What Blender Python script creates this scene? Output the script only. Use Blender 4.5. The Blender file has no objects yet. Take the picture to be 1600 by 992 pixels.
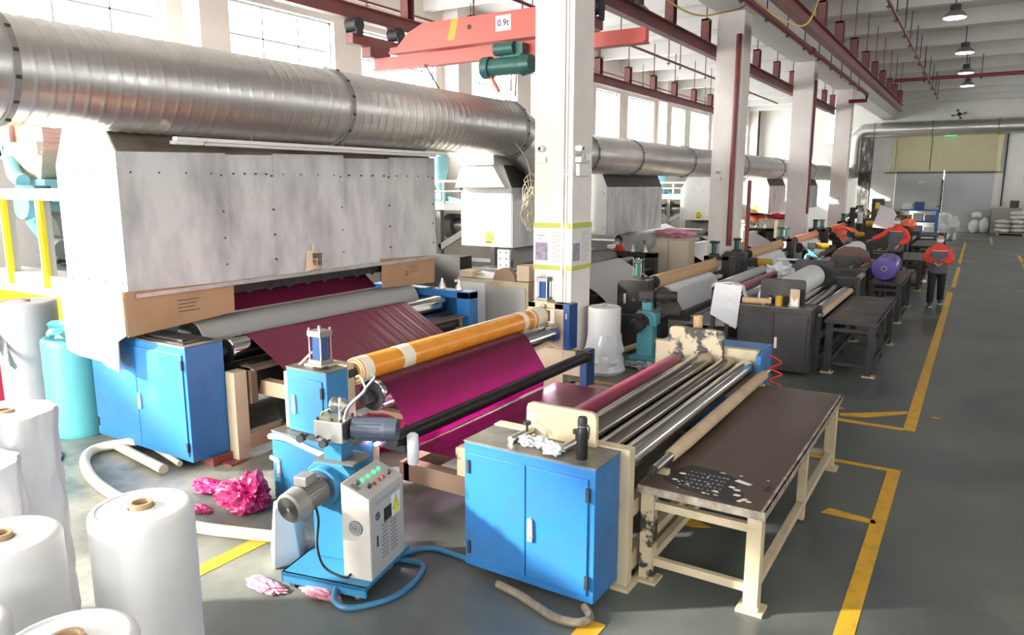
import bpy, bmesh, math, random
from mathutils import Vector, Matrix, noise
random.seed(7)
S = bpy.context.scene
COL = S.collection
PI = math.pi
# ---------------------------------------------------------------- camera
cd = bpy.data.cameras.new('camera'); cam = bpy.data.objects.new('camera', cd); COL.objects.link(cam)
cd.sensor_width = 36; cd.lens = 1150 / 1600 * 36; cd.clip_end = 300; cd.clip_start = 0.05
cam.location = (0, 0, 2.9)
cam.rotation_euler = (math.radians(90 - 10.25), 0, math.radians(32.17))
S.camera = cam
S.view_settings.view_transform = 'Standard'; S.view_settings.look = 'None'
S.view_settings.exposure = 0.95; S.view_settings.gamma = 1; S.view_settings.use_curve_mapping = False
# ---------------------------------------------------------------- daylight
SKY = 9.0
w = bpy.data.worlds.new('sky'); S.world = w; w.use_nodes = True
bg = w.node_tree.nodes['Background']; bg.inputs[0].default_value = (1.0, 0.985, 0.96, 1); bg.inputs[1].default_value = SKY
sd = bpy.data.lights.new('sun', 'SUN'); sd.energy = 14; sd.angle = math.radians(3); sd.color = (1, 0.93, 0.82)
sun = bpy.data.objects.new('sun', sd); COL.objects.link(sun)
SUNDIR = Vector((1, 0.75, -0.50)).normalized()
sun.rotation_euler = SUNDIR.to_track_quat('-Z', 'Y').to_euler(); sun.location = (-20, -10, 12)
# added area light outside an unseen near-wall opening, brightens faces turned that way
ld = bpy.data.lights.new('near_wall_fill', 'AREA'); ld.shape = 'RECTANGLE'; ld.size = 6.4; ld.size_y = 5.0; ld.energy = 1500; ld.color = (1, 0.97, 0.93)
lo_ = bpy.data.objects.new('near_wall_fill', ld); COL.objects.link(lo_); lo_.location = (-9.5, -8.5, 2.7); lo_.rotation_euler = Vector((0.12, 1, 0)).to_track_quat('-Z', 'Y').to_euler()
S.cycles.max_bounces = 8; S.cycles.diffuse_bounces = 4; S.cycles.glossy_bounces = 4
S.cycles.sample_clamp_indirect = 6; S.cycles.caustics_reflective = False; S.cycles.caustics_refractive = False
# ---------------------------------------------------------------- helpers
OFF = Vector((0, 0, 0))
class B:
    def __init__(s): s.bm = bmesh.new()
    def box(s, x0, x1, y0, y1, z0, z1, M=None):
        v = [s.bm.verts.new(p) for p in [(x0,y0,z0),(x1,y0,z0),(x1,y1,z0),(x0,y1,z0),(x0,y0,z1),(x1,y0,z1),(x1,y1,z1),(x0,y1,z1)]]
        for f in ((0,3,2,1),(4,5,6,7),(0,1,5,4),(1,2,6,5),(2,3,7,6),(3,0,4,7)): s.bm.faces.new([v[i] for i in f])
        if M: bmesh.ops.transform(s.bm, matrix=M, verts=v)
        return s
    def bar(s, p0, p1, w, h):          # rectangular bar between two points
        p0, p1 = Vector(p0), Vector(p1); d = p1 - p0; q = d.to_track_quat('X', 'Z')
        M = Matrix.Translation(p0) @ q.to_matrix().to_4x4()
        return s.box(0, d.length, -w/2, w/2, -h/2, h/2, M)
    def cyl(s, p0, p1, r, r2=None, n=24, caps=True):
        p0, p1 = Vector(p0), Vector(p1); r2 = r if r2 is None else r2
        q = (p1 - p0).to_track_quat('Z', 'X').to_matrix()
        a, b = [], []
        for i in range(n):
            t = 2*PI*i/n; d = q @ Vector((math.cos(t), math.sin(t), 0))
            a.append(s.bm.verts.new(p0 + d*r)); b.append(s.bm.verts.new(p1 + d*r2))
        for i in range(n): s.bm.faces.new((a[i], a[(i+1)%n], b[(i+1)%n], b[i]))
        if caps: s.bm.faces.new(a[::-1]); s.bm.faces.new(b)
        return s
    def ring(s, p0, p1, ro, ri, n=28):  # hollow tube
        p0, p1 = Vector(p0), Vector(p1); q = (p1 - p0).to_track_quat('Z', 'X').to_matrix(); R = []
        for (p, r) in ((p0, ro), (p1, ro), (p1, ri), (p0, ri)):
            R.append([s.bm.verts.new(p + q @ Vector((math.cos(2*PI*i/n)*r, math.sin(2*PI*i/n)*r, 0))) for i in range(n)])
        for k in range(4):
            a, b = R[k], R[(k+1)%4]
            for i in range(n): s.bm.faces.new((a[i], a[(i+1)%n], b[(i+1)%n], b[i]))
        return s
    def tube(s, pts, r, n=8, sub=6, caps=True):
        P = [Vector(p) for p in pts]
        if len(P) > 2 and sub > 1:
            Q = []
            for i in range(len(P)-1):
                a, b, c, d = P[max(i-1,0)], P[i], P[i+1], P[min(i+2,len(P)-1)]
                for k in range(sub):
                    t = k/sub
                    Q.append(0.5*((2*b)+(c-a)*t+(2*a-5*b+4*c-d)*t*t+(3*b-a-3*c+d)*t*t*t))
            Q.append(P[-1]); P = Q
        rings = []; up = None
        for i, p in enumerate(P):
            d = (P[min(i+1,len(P)-1)] - P[max(i-1,0)]).normalized()
            if up is None: up = d.orthogonal().normalized()
            up = (up - d*up.dot(d)).normalized(); sd_ = d.cross(up)
            rr = r(i/(len(P)-1)) if callable(r) else r
            rings.append([s.bm.verts.new(p + (up*math.cos(2*PI*k/n) + sd_*math.sin(2*PI*k/n))*rr) for k in range(n)])
        for a, b in zip(rings, rings[1:]):
            for k in range(n): s.bm.faces.new((a[k], a[(k+1)%n], b[(k+1)%n], b[k]))
        if caps: s.bm.faces.new(rings[0][::-1]); s.bm.faces.new(rings[-1])
        return s
    def lathe(s, c, prof, n=32, axis='z', wob=None, closed=False):
        c = Vector(c); rings = []
        for j, (r, h) in enumerate(prof):
            ring = []
            for i in range(n):
                t = 2*PI*i/n; rr = r + (wob(t, h) if wob and r > 0.01 else 0)
                p = Vector((rr*math.cos(t), rr*math.sin(t), h))
                if axis == 'y': p = Vector((p.x, p.z, p.y))
                if axis == 'x': p = Vector((p.z, p.x, p.y))
                ring.append(s.bm.verts.new(c + p))
            rings.append(ring)
        prs = list(zip(rings, rings[1:])) + ([(rings[-1], rings[0])] if closed else [])
        for a, b in prs:
            for i in range(n): s.bm.faces.new((a[i], a[(i+1)%n], b[(i+1)%n], b[i]))
        if not closed: s.bm.faces.new(rings[0][::-1]); s.bm.faces.new(rings[-1])
        return s
    def prism(s, pts, axis, a0, a1):    # 2d polygon extruded along axis
        def m(u, v, a): return {'x': (a,u,v), 'y': (u,a,v), 'z': (u,v,a)}[axis]
        A = [s.bm.verts.new(m(u,v,a0)) for u, v in pts]; Bv = [s.bm.verts.new(m(u,v,a1)) for u, v in pts]; n = len(pts)
        s.bm.faces.new(A[::-1]); s.bm.faces.new(Bv)
        for i in range(n): s.bm.faces.new((A[i], A[(i+1)%n], Bv[(i+1)%n], Bv[i]))
        return s
    def hull(s, pts):                   # convex hull of points
        v = [s.bm.verts.new(p) for p in pts]
        bmesh.ops.convex_hull(s.bm, input=v); return s
    def sheet(s, prof, y0, y1, ny=30, th=0.004, f=None, sub=4):  # (x,z) profile swept along y with wrinkles
        P = []
        for i in range(len(prof)-1):
            for k in range(sub):
                t = k/sub; P.append((prof[i][0]*(1-t)+prof[i+1][0]*t, prof[i][1]*(1-t)+prof[i+1][1]*t))
        P.append(prof[-1]); top, bot = [], []
        for i, (x, z) in enumerate(P):
            u = i/(len(P)-1); rt, rb = [], []
            for j in range(ny+1):
                v = j/ny; dz = f(u, v) if f else 0
                ya = y0(u) if callable(y0) else y0; yb = y1(u) if callable(y1) else y1
                p = Vector((x, ya+(yb-ya)*v, z+dz)); rt.append(s.bm.verts.new(p)); rb.append(s.bm.verts.new(p-Vector((0,0,th))))
            top.append(rt); bot.append(rb)
        m = len(P)
        for i in range(m-1):
            for j in range(ny):
                s.bm.faces.new((top[i][j], top[i+1][j], top[i+1][j+1], top[i][j+1]))
                s.bm.faces.new((bot[i][j], bot[i][j+1], bot[i+1][j+1], bot[i+1][j]))
        for i in range(m-1):
            s.bm.faces.new((top[i][0], bot[i][0], bot[i+1][0], top[i+1][0])); s.bm.faces.new((top[i][ny], top[i+1][ny], bot[i+1][ny], bot[i][ny]))
        for j in range(ny):
            s.bm.faces.new((top[0][j], top[0][j+1], bot[0][j+1], bot[0][j])); s.bm.faces.new((top[-1][j], bot[-1][j], bot[-1][j+1], top[-1][j+1]))
        return s
    def blob(s, c, size, seed=0, amp=0.25, n=3, freq=1.6):
        r = bmesh.ops.create_icosphere(s.bm, subdivisions=n, radius=1); c = Vector(c)
        for v in r['verts']:
            p = v.co.copy(); k = 1 + amp*noise.noise(p*freq + Vector((seed*3.1, seed, 0)))*1.6 + amp*0.4*noise.noise(p*freq*3+Vector((seed,0,5)))
            v.co = c + Vector((p.x*size[0], p.y*size[1], p.z*size[2]))*k
            if v.co.z < c.z - size[2]*0.92: v.co.z = c.z - size[2]*0.92
        return s
    def folds(s, c, size, seed=0):     # crumpled film: a flattened heap with sharp folds
        r = bmesh.ops.create_icosphere(s.bm, subdivisions=5, radius=1); c = Vector(c); o3 = Vector((seed*3.7, seed*1.3, seed))
        for v in r['verts']:
            p = v.co.copy(); k = 1 + 0.45*noise.noise(p*1.1+o3) - 0.55*abs(noise.noise(p*2.6+o3)) - 0.25*abs(noise.noise(p*6+o3))
            v.co = c + Vector((p.x*size[0], p.y*size[1], p.z*size[2]))*k
            v.co.z = max(v.co.z, c.z - size[2]*0.85)
        return s
    def rot(s, ang, c=(0,0,0), axis='Z'):
        bmesh.ops.rotate(s.bm, verts=s.bm.verts, cent=c, matrix=Matrix.Rotation(ang, 3, axis)); return s
def link(o, parent):
    COL.objects.link(o)
    if parent is not None:
        o.parent = parent
        if parent.type == 'EMPTY': o.location = -Vector(parent['_b']) if '_b' in parent else Vector()
    else: o.location = OFF
def ob(name, b, mat, parent=None, bev=0.0, flat=False, recalc=True):
    me = bpy.data.meshes.new(name)
    if recalc: bmesh.ops.recalc_face_normals(b.bm, faces=b.bm.faces)
    b.bm.to_mesh(me); b.bm.free()
    if not flat:
        me.shade_smooth(); me.set_sharp_from_angle(angle=0.65)
    o = bpy.data.objects.new(name, me); me.materials.append(mat); link(o, parent)
    if bev:
        m = o.modifiers.new('bevel', 'BEVEL'); m.width = bev; m.segments = 2; m.limit_method = 'ANGLE'; m.angle_limit = 0.7
        m.harden_normals = True
    if name in SPLITN: split(o)
    return o
SPLITN = {'side_frame','frame_post','yellow_post','white_post','post','bar_bracket','foot','stand_frame','pressure_valve','white_band','frame_rail','base_rail','long_rail','blue_cover','picture','side_flap','tie_rod','star_knob','lime_band','sheet','cylinder_cap','runner','deck_board','bolt_hole','hazard_stripe','guide_cone','platform_beam','plate_hole'}
def split(o):
    bm = bmesh.new(); bm.from_mesh(o.data); bm.verts.ensure_lookup_table(); seen = set(); isl = []
    for v in bm.verts:
        if v.index in seen: continue
        st_, comp = [v], []; seen.add(v.index)
        while st_:
            a = st_.pop(); comp.append(a)
            for e in a.link_edges:
                w_ = e.other_vert(a)
                if w_.index not in seen: seen.add(w_.index); st_.append(w_)
        lo = [min(c.co[i] for c in comp) for i in range(3)]; hi = [max(c.co[i] for c in comp) for i in range(3)]
        isl.append([{c.index for c in comp}, lo, hi])
    ch = True
    while ch:
        ch = False
        for i in range(len(isl)):
            for j in range(i+1, len(isl)):
                if all(isl[i][1][k] <= isl[j][2][k]+0.004 and isl[j][1][k] <= isl[i][2][k]+0.004 for k in range(3)):
                    isl[i] = [isl[i][0] | isl[j][0], [min(a, b) for a, b in zip(isl[i][1], isl[j][1])], [max(a, b) for a, b in zip(isl[i][2], isl[j][2])]]
                    isl.pop(j); ch = True; break
            if ch: break
    if len(isl) > 1:
        for n_, (ids, lo, hi) in enumerate(isl):
            c = bm.copy(); c.verts.ensure_lookup_table()
            bmesh.ops.delete(c, geom=[v for v in c.verts if v.index not in ids], context='VERTS')
            me = o.data if n_ == 0 else o.data.copy()
            c.to_mesh(me); c.free()
            if n_:
                p = o.copy(); p.data = me; COL.objects.link(p)
    bm.free()
def tag(o, label, cat, group=None):
    o['label'] = label; o['category'] = cat
    if group: o['group'] = group
    return o
def T(name, label, cat, base, group=None):
    e = bpy.data.objects.new(name, None); COL.objects.link(e); e.empty_display_size = 0.1
    e.location = Vector(base) + OFF; e['_b'] = Vector(base); return tag(e, label, cat, group)
def st(o): o['kind'] = 'structure'; return o
def text(name, s, mat, size, M, parent, ext=0.002, cjk=False, ax='CENTER'):
    cu = bpy.data.curves.new(name, 'FONT'); cu.body = s; cu.size = size; cu.align_x = ax; cu.align_y = 'CENTER'; cu.extrude = ext; cu.offset = size*0.012
    to = bpy.data.objects.new(name+'_t', cu); COL.objects.link(to)
    bpy.context.view_layer.update()
    me = bpy.data.meshes.new_from_object(to.evaluated_get(bpy.context.evaluated_depsgraph_get()))
    bpy.data.objects.remove(to); me.transform(M); me.materials.clear(); me.materials.append(mat)
    o = bpy.data.objects.new(name, me); link(o, parent); return o
def frame(o, xdir, ydir):              # matrix with text x along xdir and y along ydir
    x = Vector(xdir).normalized(); y = Vector(ydir); y = (y - x*y.dot(x)).normalized(); z = x.cross(y)
    return Matrix.Translation(Vector(o)) @ Matrix((x, y, z)).transposed().to_4x4()
# ---------------------------------------------------------------- materials
def mat(name, col, rough=0.5, metal=0.0, col2=None, nscale=3.0, namt=0.5, bump=0.0, bscale=20, stretch=None, spec=0.5, coat=0, rvar=0.0, emit=None, contrast=(0.35,0.65), detail=5):
    m = bpy.data.materials.new(name); m.use_nodes = True; nt = m.node_tree; p = nt.nodes['Principled BSDF']
    p.inputs['Base Color'].default_value = (*col, 1); p.inputs['Roughness'].default_value = rough; p.inputs['Metallic'].default_value = metal
    p.inputs['Specular IOR Level'].default_value = spec
    if coat: p.inputs['Coat Weight'].default_value = coat; p.inputs['Coat Roughness'].default_value = 0.1
    if emit: p.inputs['Emission Color'].default_value = (*emit[0], 1); p.inputs['Emission Strength'].default_value = emit[1]
    if col2 or bump or rvar:
        tc = nt.nodes.new('ShaderNodeTexCoord'); mp = nt.nodes.new('ShaderNodeMapping'); nt.links.new(tc.outputs['Object'], mp.inputs[0])
        if stretch: mp.inputs['Scale'].default_value = stretch
    if col2 or rvar:
        n = nt.nodes.new('ShaderNodeTexNoise'); n.inputs['Scale'].default_value = nscale; n.inputs['Detail'].default_value = detail; n.inputs['Roughness'].default_value = 0.62
        nt.links.new(mp.outputs[0], n.inputs[0])
        r = nt.nodes.new('ShaderNodeMapRange'); r.inputs[1].default_value = contrast[0]; r.inputs[2].default_value = contrast[1]; r.inputs[4].default_value = namt
        nt.links.new(n.outputs[0], r.inputs[0])
        if col2:
            x = nt.nodes.new('ShaderNodeMix'); x.data_type = 'RGBA'; x.inputs[6].default_value = (*col, 1); x.inputs[7].default_value = (*col2, 1)
            nt.links.new(r.outputs[0], x.inputs[0]); nt.links.new(x.outputs[2], p.inputs['Base Color'])
        if rvar:
            a = nt.nodes.new('ShaderNodeMath'); a.operation = 'MULTIPLY_ADD'; a.inputs[1].default_value = rvar; a.inputs[2].default_value = rough
            nt.links.new(r.outputs[0], a.inputs[0]); nt.links.new(a.outputs[0], p.inputs['Roughness'])
    if bump:
        n2 = nt.nodes.new('ShaderNodeTexNoise'); n2.inputs['Scale'].default_value = bscale; n2.inputs['Detail'].default_value = 4
        nt.links.new(mp.outputs[0], n2.inputs[0]); bp = nt.nodes.new('ShaderNodeBump'); bp.inputs['Strength'].default_value = bump; bp.inputs['Distance'].default_value = 0.02
        nt.links.new(n2.outputs[0], bp.inputs['Height']); nt.links.new(bp.outputs[0], p.inputs['Normal'])
    return m
M = {}
M['floor'] = mat('floor_paint', (0.055,0.066,0.067), 0.30, 0, (0.16,0.17,0.145), 0.5, 0.9, 0.12, 3.0, rvar=0.3, contrast=(0.38,0.72), detail=12)
def worn(m):   # paint scuffed down to pale concrete in the roll store at the window side
    nt = m.node_tree; p = nt.nodes['Principled BSDF']; old = p.inputs['Base Color'].links[0].from_socket
    tc = nt.nodes.new('ShaderNodeTexCoord'); sx = nt.nodes.new('ShaderNodeSeparateXYZ'); nt.links.new(tc.outputs['Object'], sx.inputs[0])
    n = nt.nodes.new('ShaderNodeTexNoise'); n.inputs['Scale'].default_value = 1.3; n.inputs['Detail'].default_value = 12; n.inputs['Roughness'].default_value = 0.7; nt.links.new(tc.outputs['Object'], n.inputs[0])
    a = nt.nodes.new('ShaderNodeMapRange'); a.inputs[1].default_value = -3.4; a.inputs[2].default_value = -6.5; nt.links.new(sx.outputs[0], a.inputs[0])
    s = nt.nodes.new('ShaderNodeMath'); s.operation = 'MULTIPLY_ADD'; s.inputs[1].default_value = 3.2; s.inputs[2].default_value = -1.15; nt.links.new(n.outputs[0], s.inputs[0])
    q = nt.nodes.new('ShaderNodeMath'); q.operation = 'MULTIPLY'; q.use_clamp = True; nt.links.new(a.outputs[0], q.inputs[0]); nt.links.new(s.outputs[0], q.inputs[1])
    x = nt.nodes.new('ShaderNodeMix'); x.data_type = 'RGBA'; x.inputs[7].default_value = (0.36, 0.35, 0.29, 1); nt.links.new(q.outputs[0], x.inputs[0]); nt.links.new(old, x.inputs[6]); nt.links.new(x.outputs[2], p.inputs['Base Color'])
worn(M['floor'])
M['line'] = mat('yellow_line', (0.62,0.34,0.02), 0.5, 0, (0.30,0.20,0.05), 6, 0.8, contrast=(0.5,0.75))
M['wall'] = mat('wall_paint', (0.72,0.66,0.61), 0.85, 0, (0.62,0.57,0.53), 0.8, 0.6)
M['farwall'] = mat('far_wall_paint', (0.78,0.77,0.74), 0.85, 0, (0.66,0.65,0.61), 0.6, 0.7)
M['ceil'] = mat('ceiling_paint', (0.60,0.59,0.57), 0.9, 0, (0.52,0.51,0.49), 0.7, 0.6)
M['column'] = mat('column_paint', (0.80,0.76,0.73), 0.8, 0, (0.68,0.62,0.58), 1.2, 0.7)
M['white'] = mat('white_paint', (0.72,0.72,0.70), 0.5)
M['winframe'] = mat('window_frame', (0.42,0.46,0.5), 0.5)
M['red'] = mat('red_pipe_paint', (0.22,0.03,0.03), 0.42, 0, (0.13,0.025,0.03), 3, 0.6)
M['rail'] = mat('rail_paint', (0.22,0.055,0.05), 0.5, 0, (0.12,0.05,0.05), 2, 0.8)
M['crane'] = mat('crane_red', (0.60,0.10,0.075), 0.45, 0, (0.46,0.09,0.075), 2, 0.7)
M['galv'] = mat('galvanised_duct', (0.60,0.59,0.57), 0.30, 0.88, (0.50,0.485,0.465), 3, 0.7, 0.05, 18, rvar=0.14)
M['steel'] = mat('sheet_steel', (0.62,0.62,0.63), 0.5, 0.4, (0.27,0.28,0.29), 1.6, 0.8, 0.10, 4, rvar=0.2, detail=12, contrast=(0.42,0.75), stretch=(1,1.6,0.6))
M['hoodwhite'] = mat('hood_end_panel', (0.82,0.81,0.78), 0.55, 0.0, (0.66,0.64,0.60), 2, 0.6)
M['brown'] = mat('hood_roof_steel', (0.27,0.235,0.18), 0.55, 0.1, (0.12,0.09,0.06), 1.6, 0.9)
M['card'] = mat('cardboard', (0.42,0.26,0.15), 0.85, 0, (0.34,0.20,0.11), 3, 0.6)
M['cardlight'] = mat('cardboard_flap', (0.62,0.48,0.33), 0.85, 0, (0.52,0.38,0.25), 3, 0.6)
M['chrome'] = mat('chrome_roller', (0.58,0.57,0.56), 0.12, 1.0)
M['rubber_grey'] = mat('grey_rubber_roller', (0.38,0.38,0.38), 0.5, 0.0, (0.32,0.32,0.32), 3, 0.5, stretch=(1,0.15,1))
M['grime'] = mat('grimy_chrome', (0.36,0.33,0.29), 0.15, 1.0, (0.24,0.21,0.18), 0.7, 0.6, stretch=(1,0.15,1))
M['maroon'] = mat('maroon_film', (0.175,0.018,0.055), 0.32, 0, (0.13,0.014,0.042), 2, 0.6, 0.25, 9, stretch=(0.4,5,1), coat=0.25)
def translucent(m, col, f):
    nt = m.node_tree; out = next(n for n in nt.nodes if n.type == 'OUTPUT_MATERIAL'); p = nt.nodes['Principled BSDF']
    tl = nt.nodes.new('ShaderNodeBsdfTranslucent'); tl.inputs[0].default_value = (*col, 1); mx = nt.nodes.new('ShaderNodeMixShader'); mx.inputs[0].default_value = f
    nt.links.new(p.outputs[0], mx.inputs[1]); nt.links.new(tl.outputs[0], mx.inputs[2]); nt.links.new(mx.outputs[0], out.inputs[0])
M['maroonthin'] = mat('thin_maroon_film', (0.19,0.018,0.06), 0.3, 0, (0.15,0.014,0.048), 2, 0.6, 0.25, 9, stretch=(0.4,5,1), coat=0.25); translucent(M['maroonthin'], (0.55,0.08,0.36), 0.5)
M['maroonroll'] = mat('wound_maroon_film', (0.28,0.022,0.075), 0.34, 0, (0.22,0.018,0.06), 2, 0.5, coat=0.2)
M['yellowroll'] = mat('amber_roller', (0.80,0.33,0.03), 0.32, 0, (0.70,0.25,0.02), 4, 0.8, 0.15, 6, stretch=(1,2,1), coat=0.3)
M['bandwhite'] = mat('white_band', (0.82,0.76,0.62), 0.4)
M['blue'] = mat('blue_enamel', (0.018,0.14,0.38), 0.4, 0, (0.03,0.10,0.24), 2.6, 0.8, contrast=(0.48,0.72), rvar=0.15, detail=9)
M['blue2'] = mat('light_blue_enamel', (0.03,0.185,0.36), 0.4, 0, (0.03,0.13,0.27), 2.5, 0.7, contrast=(0.5,0.8))
M['navy'] = mat('navy_enamel', (0.012,0.06,0.20), 0.4)
M['blacktop'] = mat('oily_cabinet_top', (0.20,0.19,0.17), 0.45, 0.3, (0.09,0.08,0.07), 4, 0.9)
M['cream'] = mat('cream_paint', (0.50,0.42,0.285), 0.5, 0, (0.28,0.22,0.14), 3.5, 0.8, contrast=(0.5,0.8))
M['creambare'] = mat('worn_cream_paint', (0.50,0.42,0.285), 0.5, 0, (0.035,0.03,0.028), 6, 1.0, contrast=(0.50,0.56))
M['tan'] = mat('primer_beam', (0.42,0.29,0.19), 0.7)
M['black'] = mat('black_rubber', (0.014,0.014,0.015), 0.38, spec=0.3)
M['blackm'] = mat('matt_black', (0.02,0.02,0.022), 0.6)
M['dark'] = mat('dark_machine_paint', (0.026,0.024,0.022), 0.5, 0.0, (0.015,0.014,0.013), 3, 0.7, rvar=0.2)
M['darkg'] = mat('grey_green_machine_paint', (0.062,0.063,0.053), 0.5, 0.0, (0.033,0.033,0.028), 3, 0.8)
M['tabletop'] = mat('worn_brown_tabletop', (0.062,0.036,0.030), 0.34, 0, (0.20,0.13,0.075), 1.5, 0.75, 0.08, 8, rvar=0.2, contrast=(0.50,0.80), detail=12, stretch=(1.6,0.7,1))
M['darktop'] = mat('dark_tabletop', (0.035,0.028,0.025), 0.3, 0.1, (0.065,0.053,0.045), 2, 0.7, rvar=0.2)
M['edge'] = mat('worn_edge_steel', (0.5,0.45,0.36), 0.5, 0.4, (0.14,0.10,0.09), 8, 0.9)
M['film_white'] = mat('white_wrapped_film', (0.68,0.68,0.68), 0.5, 0, (0.58,0.58,0.60), 2, 0.6, 0.15, 5)
M['film_gloss'] = mat('clear_wrap', (0.62,0.63,0.65), 0.35, 0, (0.54,0.54,0.57), 3, 0.6, 0.5, 7, coat=0.2)
M['core'] = mat('paper_core', (0.30,0.19,0.12), 0.8)
M['kraft'] = mat('kraft_tube', (0.52,0.33,0.18), 0.65, 0, (0.46,0.29,0.15), 3, 0.5)
M['kraftlight'] = mat('pale_kraft_tube', (0.56,0.42,0.28), 0.7, 0, (0.36,0.25,0.16), 4, 0.6)
M['cyan'] = mat('turquoise_film', (0.10,0.40,0.43), 0.45, 0, (0.08,0.35,0.39), 2, 0.5)
M['grey'] = mat('grey_film', (0.36,0.36,0.39), 0.45, 0, (0.30,0.30,0.33), 2, 0.5, 0.3, 6)
M['redfilm'] = mat('red_film', (0.38,0.015,0.05), 0.4)
M['pink'] = mat('magenta_scrap_film', (0.48,0.02,0.14), 0.3, 0, (0.35,0.015,0.10), 4, 0.6, 0.5, 12, coat=0.3)
M['pinkpale'] = mat('pale_pink_scrap', (0.6,0.25,0.33), 0.5)
M['silver'] = mat('silvery_film', (0.74,0.77,0.82), 0.25, 0.1, (0.66,0.69,0.74), 2, 0.5, 0.1, 5)
M['lilac'] = mat('pale_lilac_film', (0.58,0.57,0.60), 0.35, 0.1)
M['motorgrey'] = mat('motor_grey', (0.25,0.25,0.24), 0.45, 0.3, (0.18,0.18,0.17), 6, 0.6)
M['motordark'] = mat('motor_slate', (0.06,0.075,0.11), 0.4, 0.2)
M['boxwhite'] = mat('control_box_paint', (0.42,0.40,0.37), 0.45)
M['alu'] = mat('bare_aluminium', (0.55,0.55,0.54), 0.35, 0.9, (0.35,0.33,0.3), 6, 0.7)
M['zinc'] = mat('zinc_handle', (0.75,0.73,0.68), 0.3, 0.6)
M['green'] = mat('green_lamp', (0.02,0.5,0.1), 0.3, emit=((0.05,1,0.25), 1.2))
M['redlens'] = mat('red_lens', (0.35,0.06,0.05), 0.3)
M['led'] = mat('inspection_tube', (1,1,1), 0.3, emit=((1.0,0.65,0.9), 20))
M['fluo'] = mat('tube_diffuser', (0.72,0.72,0.72), 0.4)
M['highbay'] = mat('lamp_lens', (1,1,1), 0.3, emit=((0.93,0.95,1.0), 9))
M['yellow'] = mat('warning_yellow', (0.78,0.66,0.02), 0.5)
M['curtain'] = mat('yellow_canvas', (0.55,0.50,0.32), 0.8, 0, (0.48,0.44,0.27), 1, 0.5)
M['doorgrey'] = mat('door_sheet_grey', (0.46,0.48,0.49), 0.45, 0.1, (0.38,0.395,0.40), 0.5, 0.6)
M['guard'] = mat('yellow_guard', (0.85,0.72,0.01), 0.45)
M['teal'] = mat('teal_machine', (0.10,0.35,0.42), 0.45)
M['aqua'] = mat('aqua_duct', (0.25,0.55,0.62), 0.45)
M['hopper'] = mat('hopper_cream', (0.62,0.54,0.42), 0.6)
M['hopperred'] = mat('rusty_slats', (0.50,0.26,0.21), 0.7, 0, (0.65,0.45,0.38), 10, 0.9, stretch=(0.2,0.2,3))
M['slate'] = mat('slate_panel', (0.13,0.17,0.24), 0.6)
M['posterg'] = mat('poster_band', (0.50,0.52,0.10), 0.6)
M['poster'] = mat('poster_sheet', (0.70,0.69,0.65), 0.55)
M['ink'] = mat('ink', (0.03,0.03,0.04), 0.6)
M['inkgrey'] = mat('grey_print', (0.30,0.29,0.30), 0.6)
M['photo'] = mat('poster_photo', (0.20,0.17,0.28), 0.5, 0, (0.42,0.33,0.42), 14, 0.9)
M['purple'] = mat('purple_film', (0.06,0.018,0.27), 0.35, 0, (0.05,0.015,0.22), 3, 0.5, 0.3, 8, coat=0.3)
M['salmon'] = mat('salmon_tube', (0.72,0.30,0.16), 0.5, 0, (0.6,0.2,0.1), 4, 0.6)
M['orange'] = mat('orange_film', (0.85,0.13,0.04), 0.35, coat=0.2)
M['mustard'] = mat('mustard_motor', (0.48,0.27,0.02), 0.5)
M['greencyl'] = mat('green_cylinder', (0.02,0.09,0.08), 0.4)
M['bag'] = mat('woven_sack', (0.74,0.74,0.73), 0.7, 0, (0.62,0.62,0.61), 5, 0.5, 0.3, 10)
M['wood'] = mat('timber', (0.45,0.33,0.2), 0.7)
M['hose'] = mat('cream_hose', (0.66,0.60,0.44), 0.5)
M['bluehose'] = mat('blue_hose', (0.04,0.16,0.30), 0.4)
M['webbing'] = mat('dirty_webbing', (0.24,0.20,0.15), 0.85, 0, (0.12,0.10,0.08), 20, 0.8)
M['skin'] = mat('skin', (0.45,0.26,0.18), 0.55)
M['hair'] = mat('hair', (0.01,0.009,0.009), 0.5)
M['mask'] = mat('face_mask', (0.55,0.72,0.80), 0.7)
M['jred'] = mat('jacket_red', (0.68,0.045,0.03), 0.75)
M['jgrey'] = mat('jacket_grey', (0.10,0.105,0.12), 0.8)
M['trouser'] = mat('trousers', (0.012,0.013,0.018), 0.8)
M['shoe'] = mat('shoe', (0.05,0.05,0.05), 0.6)
M['cable'] = mat('beige_cable', (0.45,0.40,0.30), 0.6)
M['ycable'] = mat('yellow_cable', (0.55,0.40,0.10), 0.6)
M['concrete'] = mat('stained_column', (0.40,0.38,0.36), 0.8, 0, (0.02,0.02,0.02), 2.5, 0.9, contrast=(0.3,0.5), stretch=(2,2,0.5))
M['tape'] = mat('packing_tape', (0.60,0.62,0.64), 0.15, 0.1, (0.4,0.55,0.65), 9, 0.6, 0.6, 16)
M['exit'] = mat('exit_sign', (0.0,0.3,0.12), 0.4, emit=((0.02,0.9,0.35), 0.8))
# ---- worn film strip and galvanised materials share the same builder
g = bpy.data.materials.new('window_glass'); g.use_nodes = True; nt = g.node_tree; nt.nodes.clear()
o_ = nt.nodes.new('ShaderNodeOutputMaterial'); mx = nt.nodes.new('ShaderNodeMixShader'); tr = nt.nodes.new('ShaderNodeBsdfTransparent'); gl = nt.nodes.new('ShaderNodeBsdfGlossy')
mx.inputs[0].default_value = 0.06; gl.inputs[1].default_value = 0.1; tr.inputs[0].default_value = (0.97,0.98,0.98,1)
nt.links.new(tr.outputs[0], mx.inputs[1]); nt.links.new(gl.outputs[0], mx.inputs[2]); nt.links.new(mx.outputs[0], o_.inputs[0]); M['glass'] = g
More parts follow.
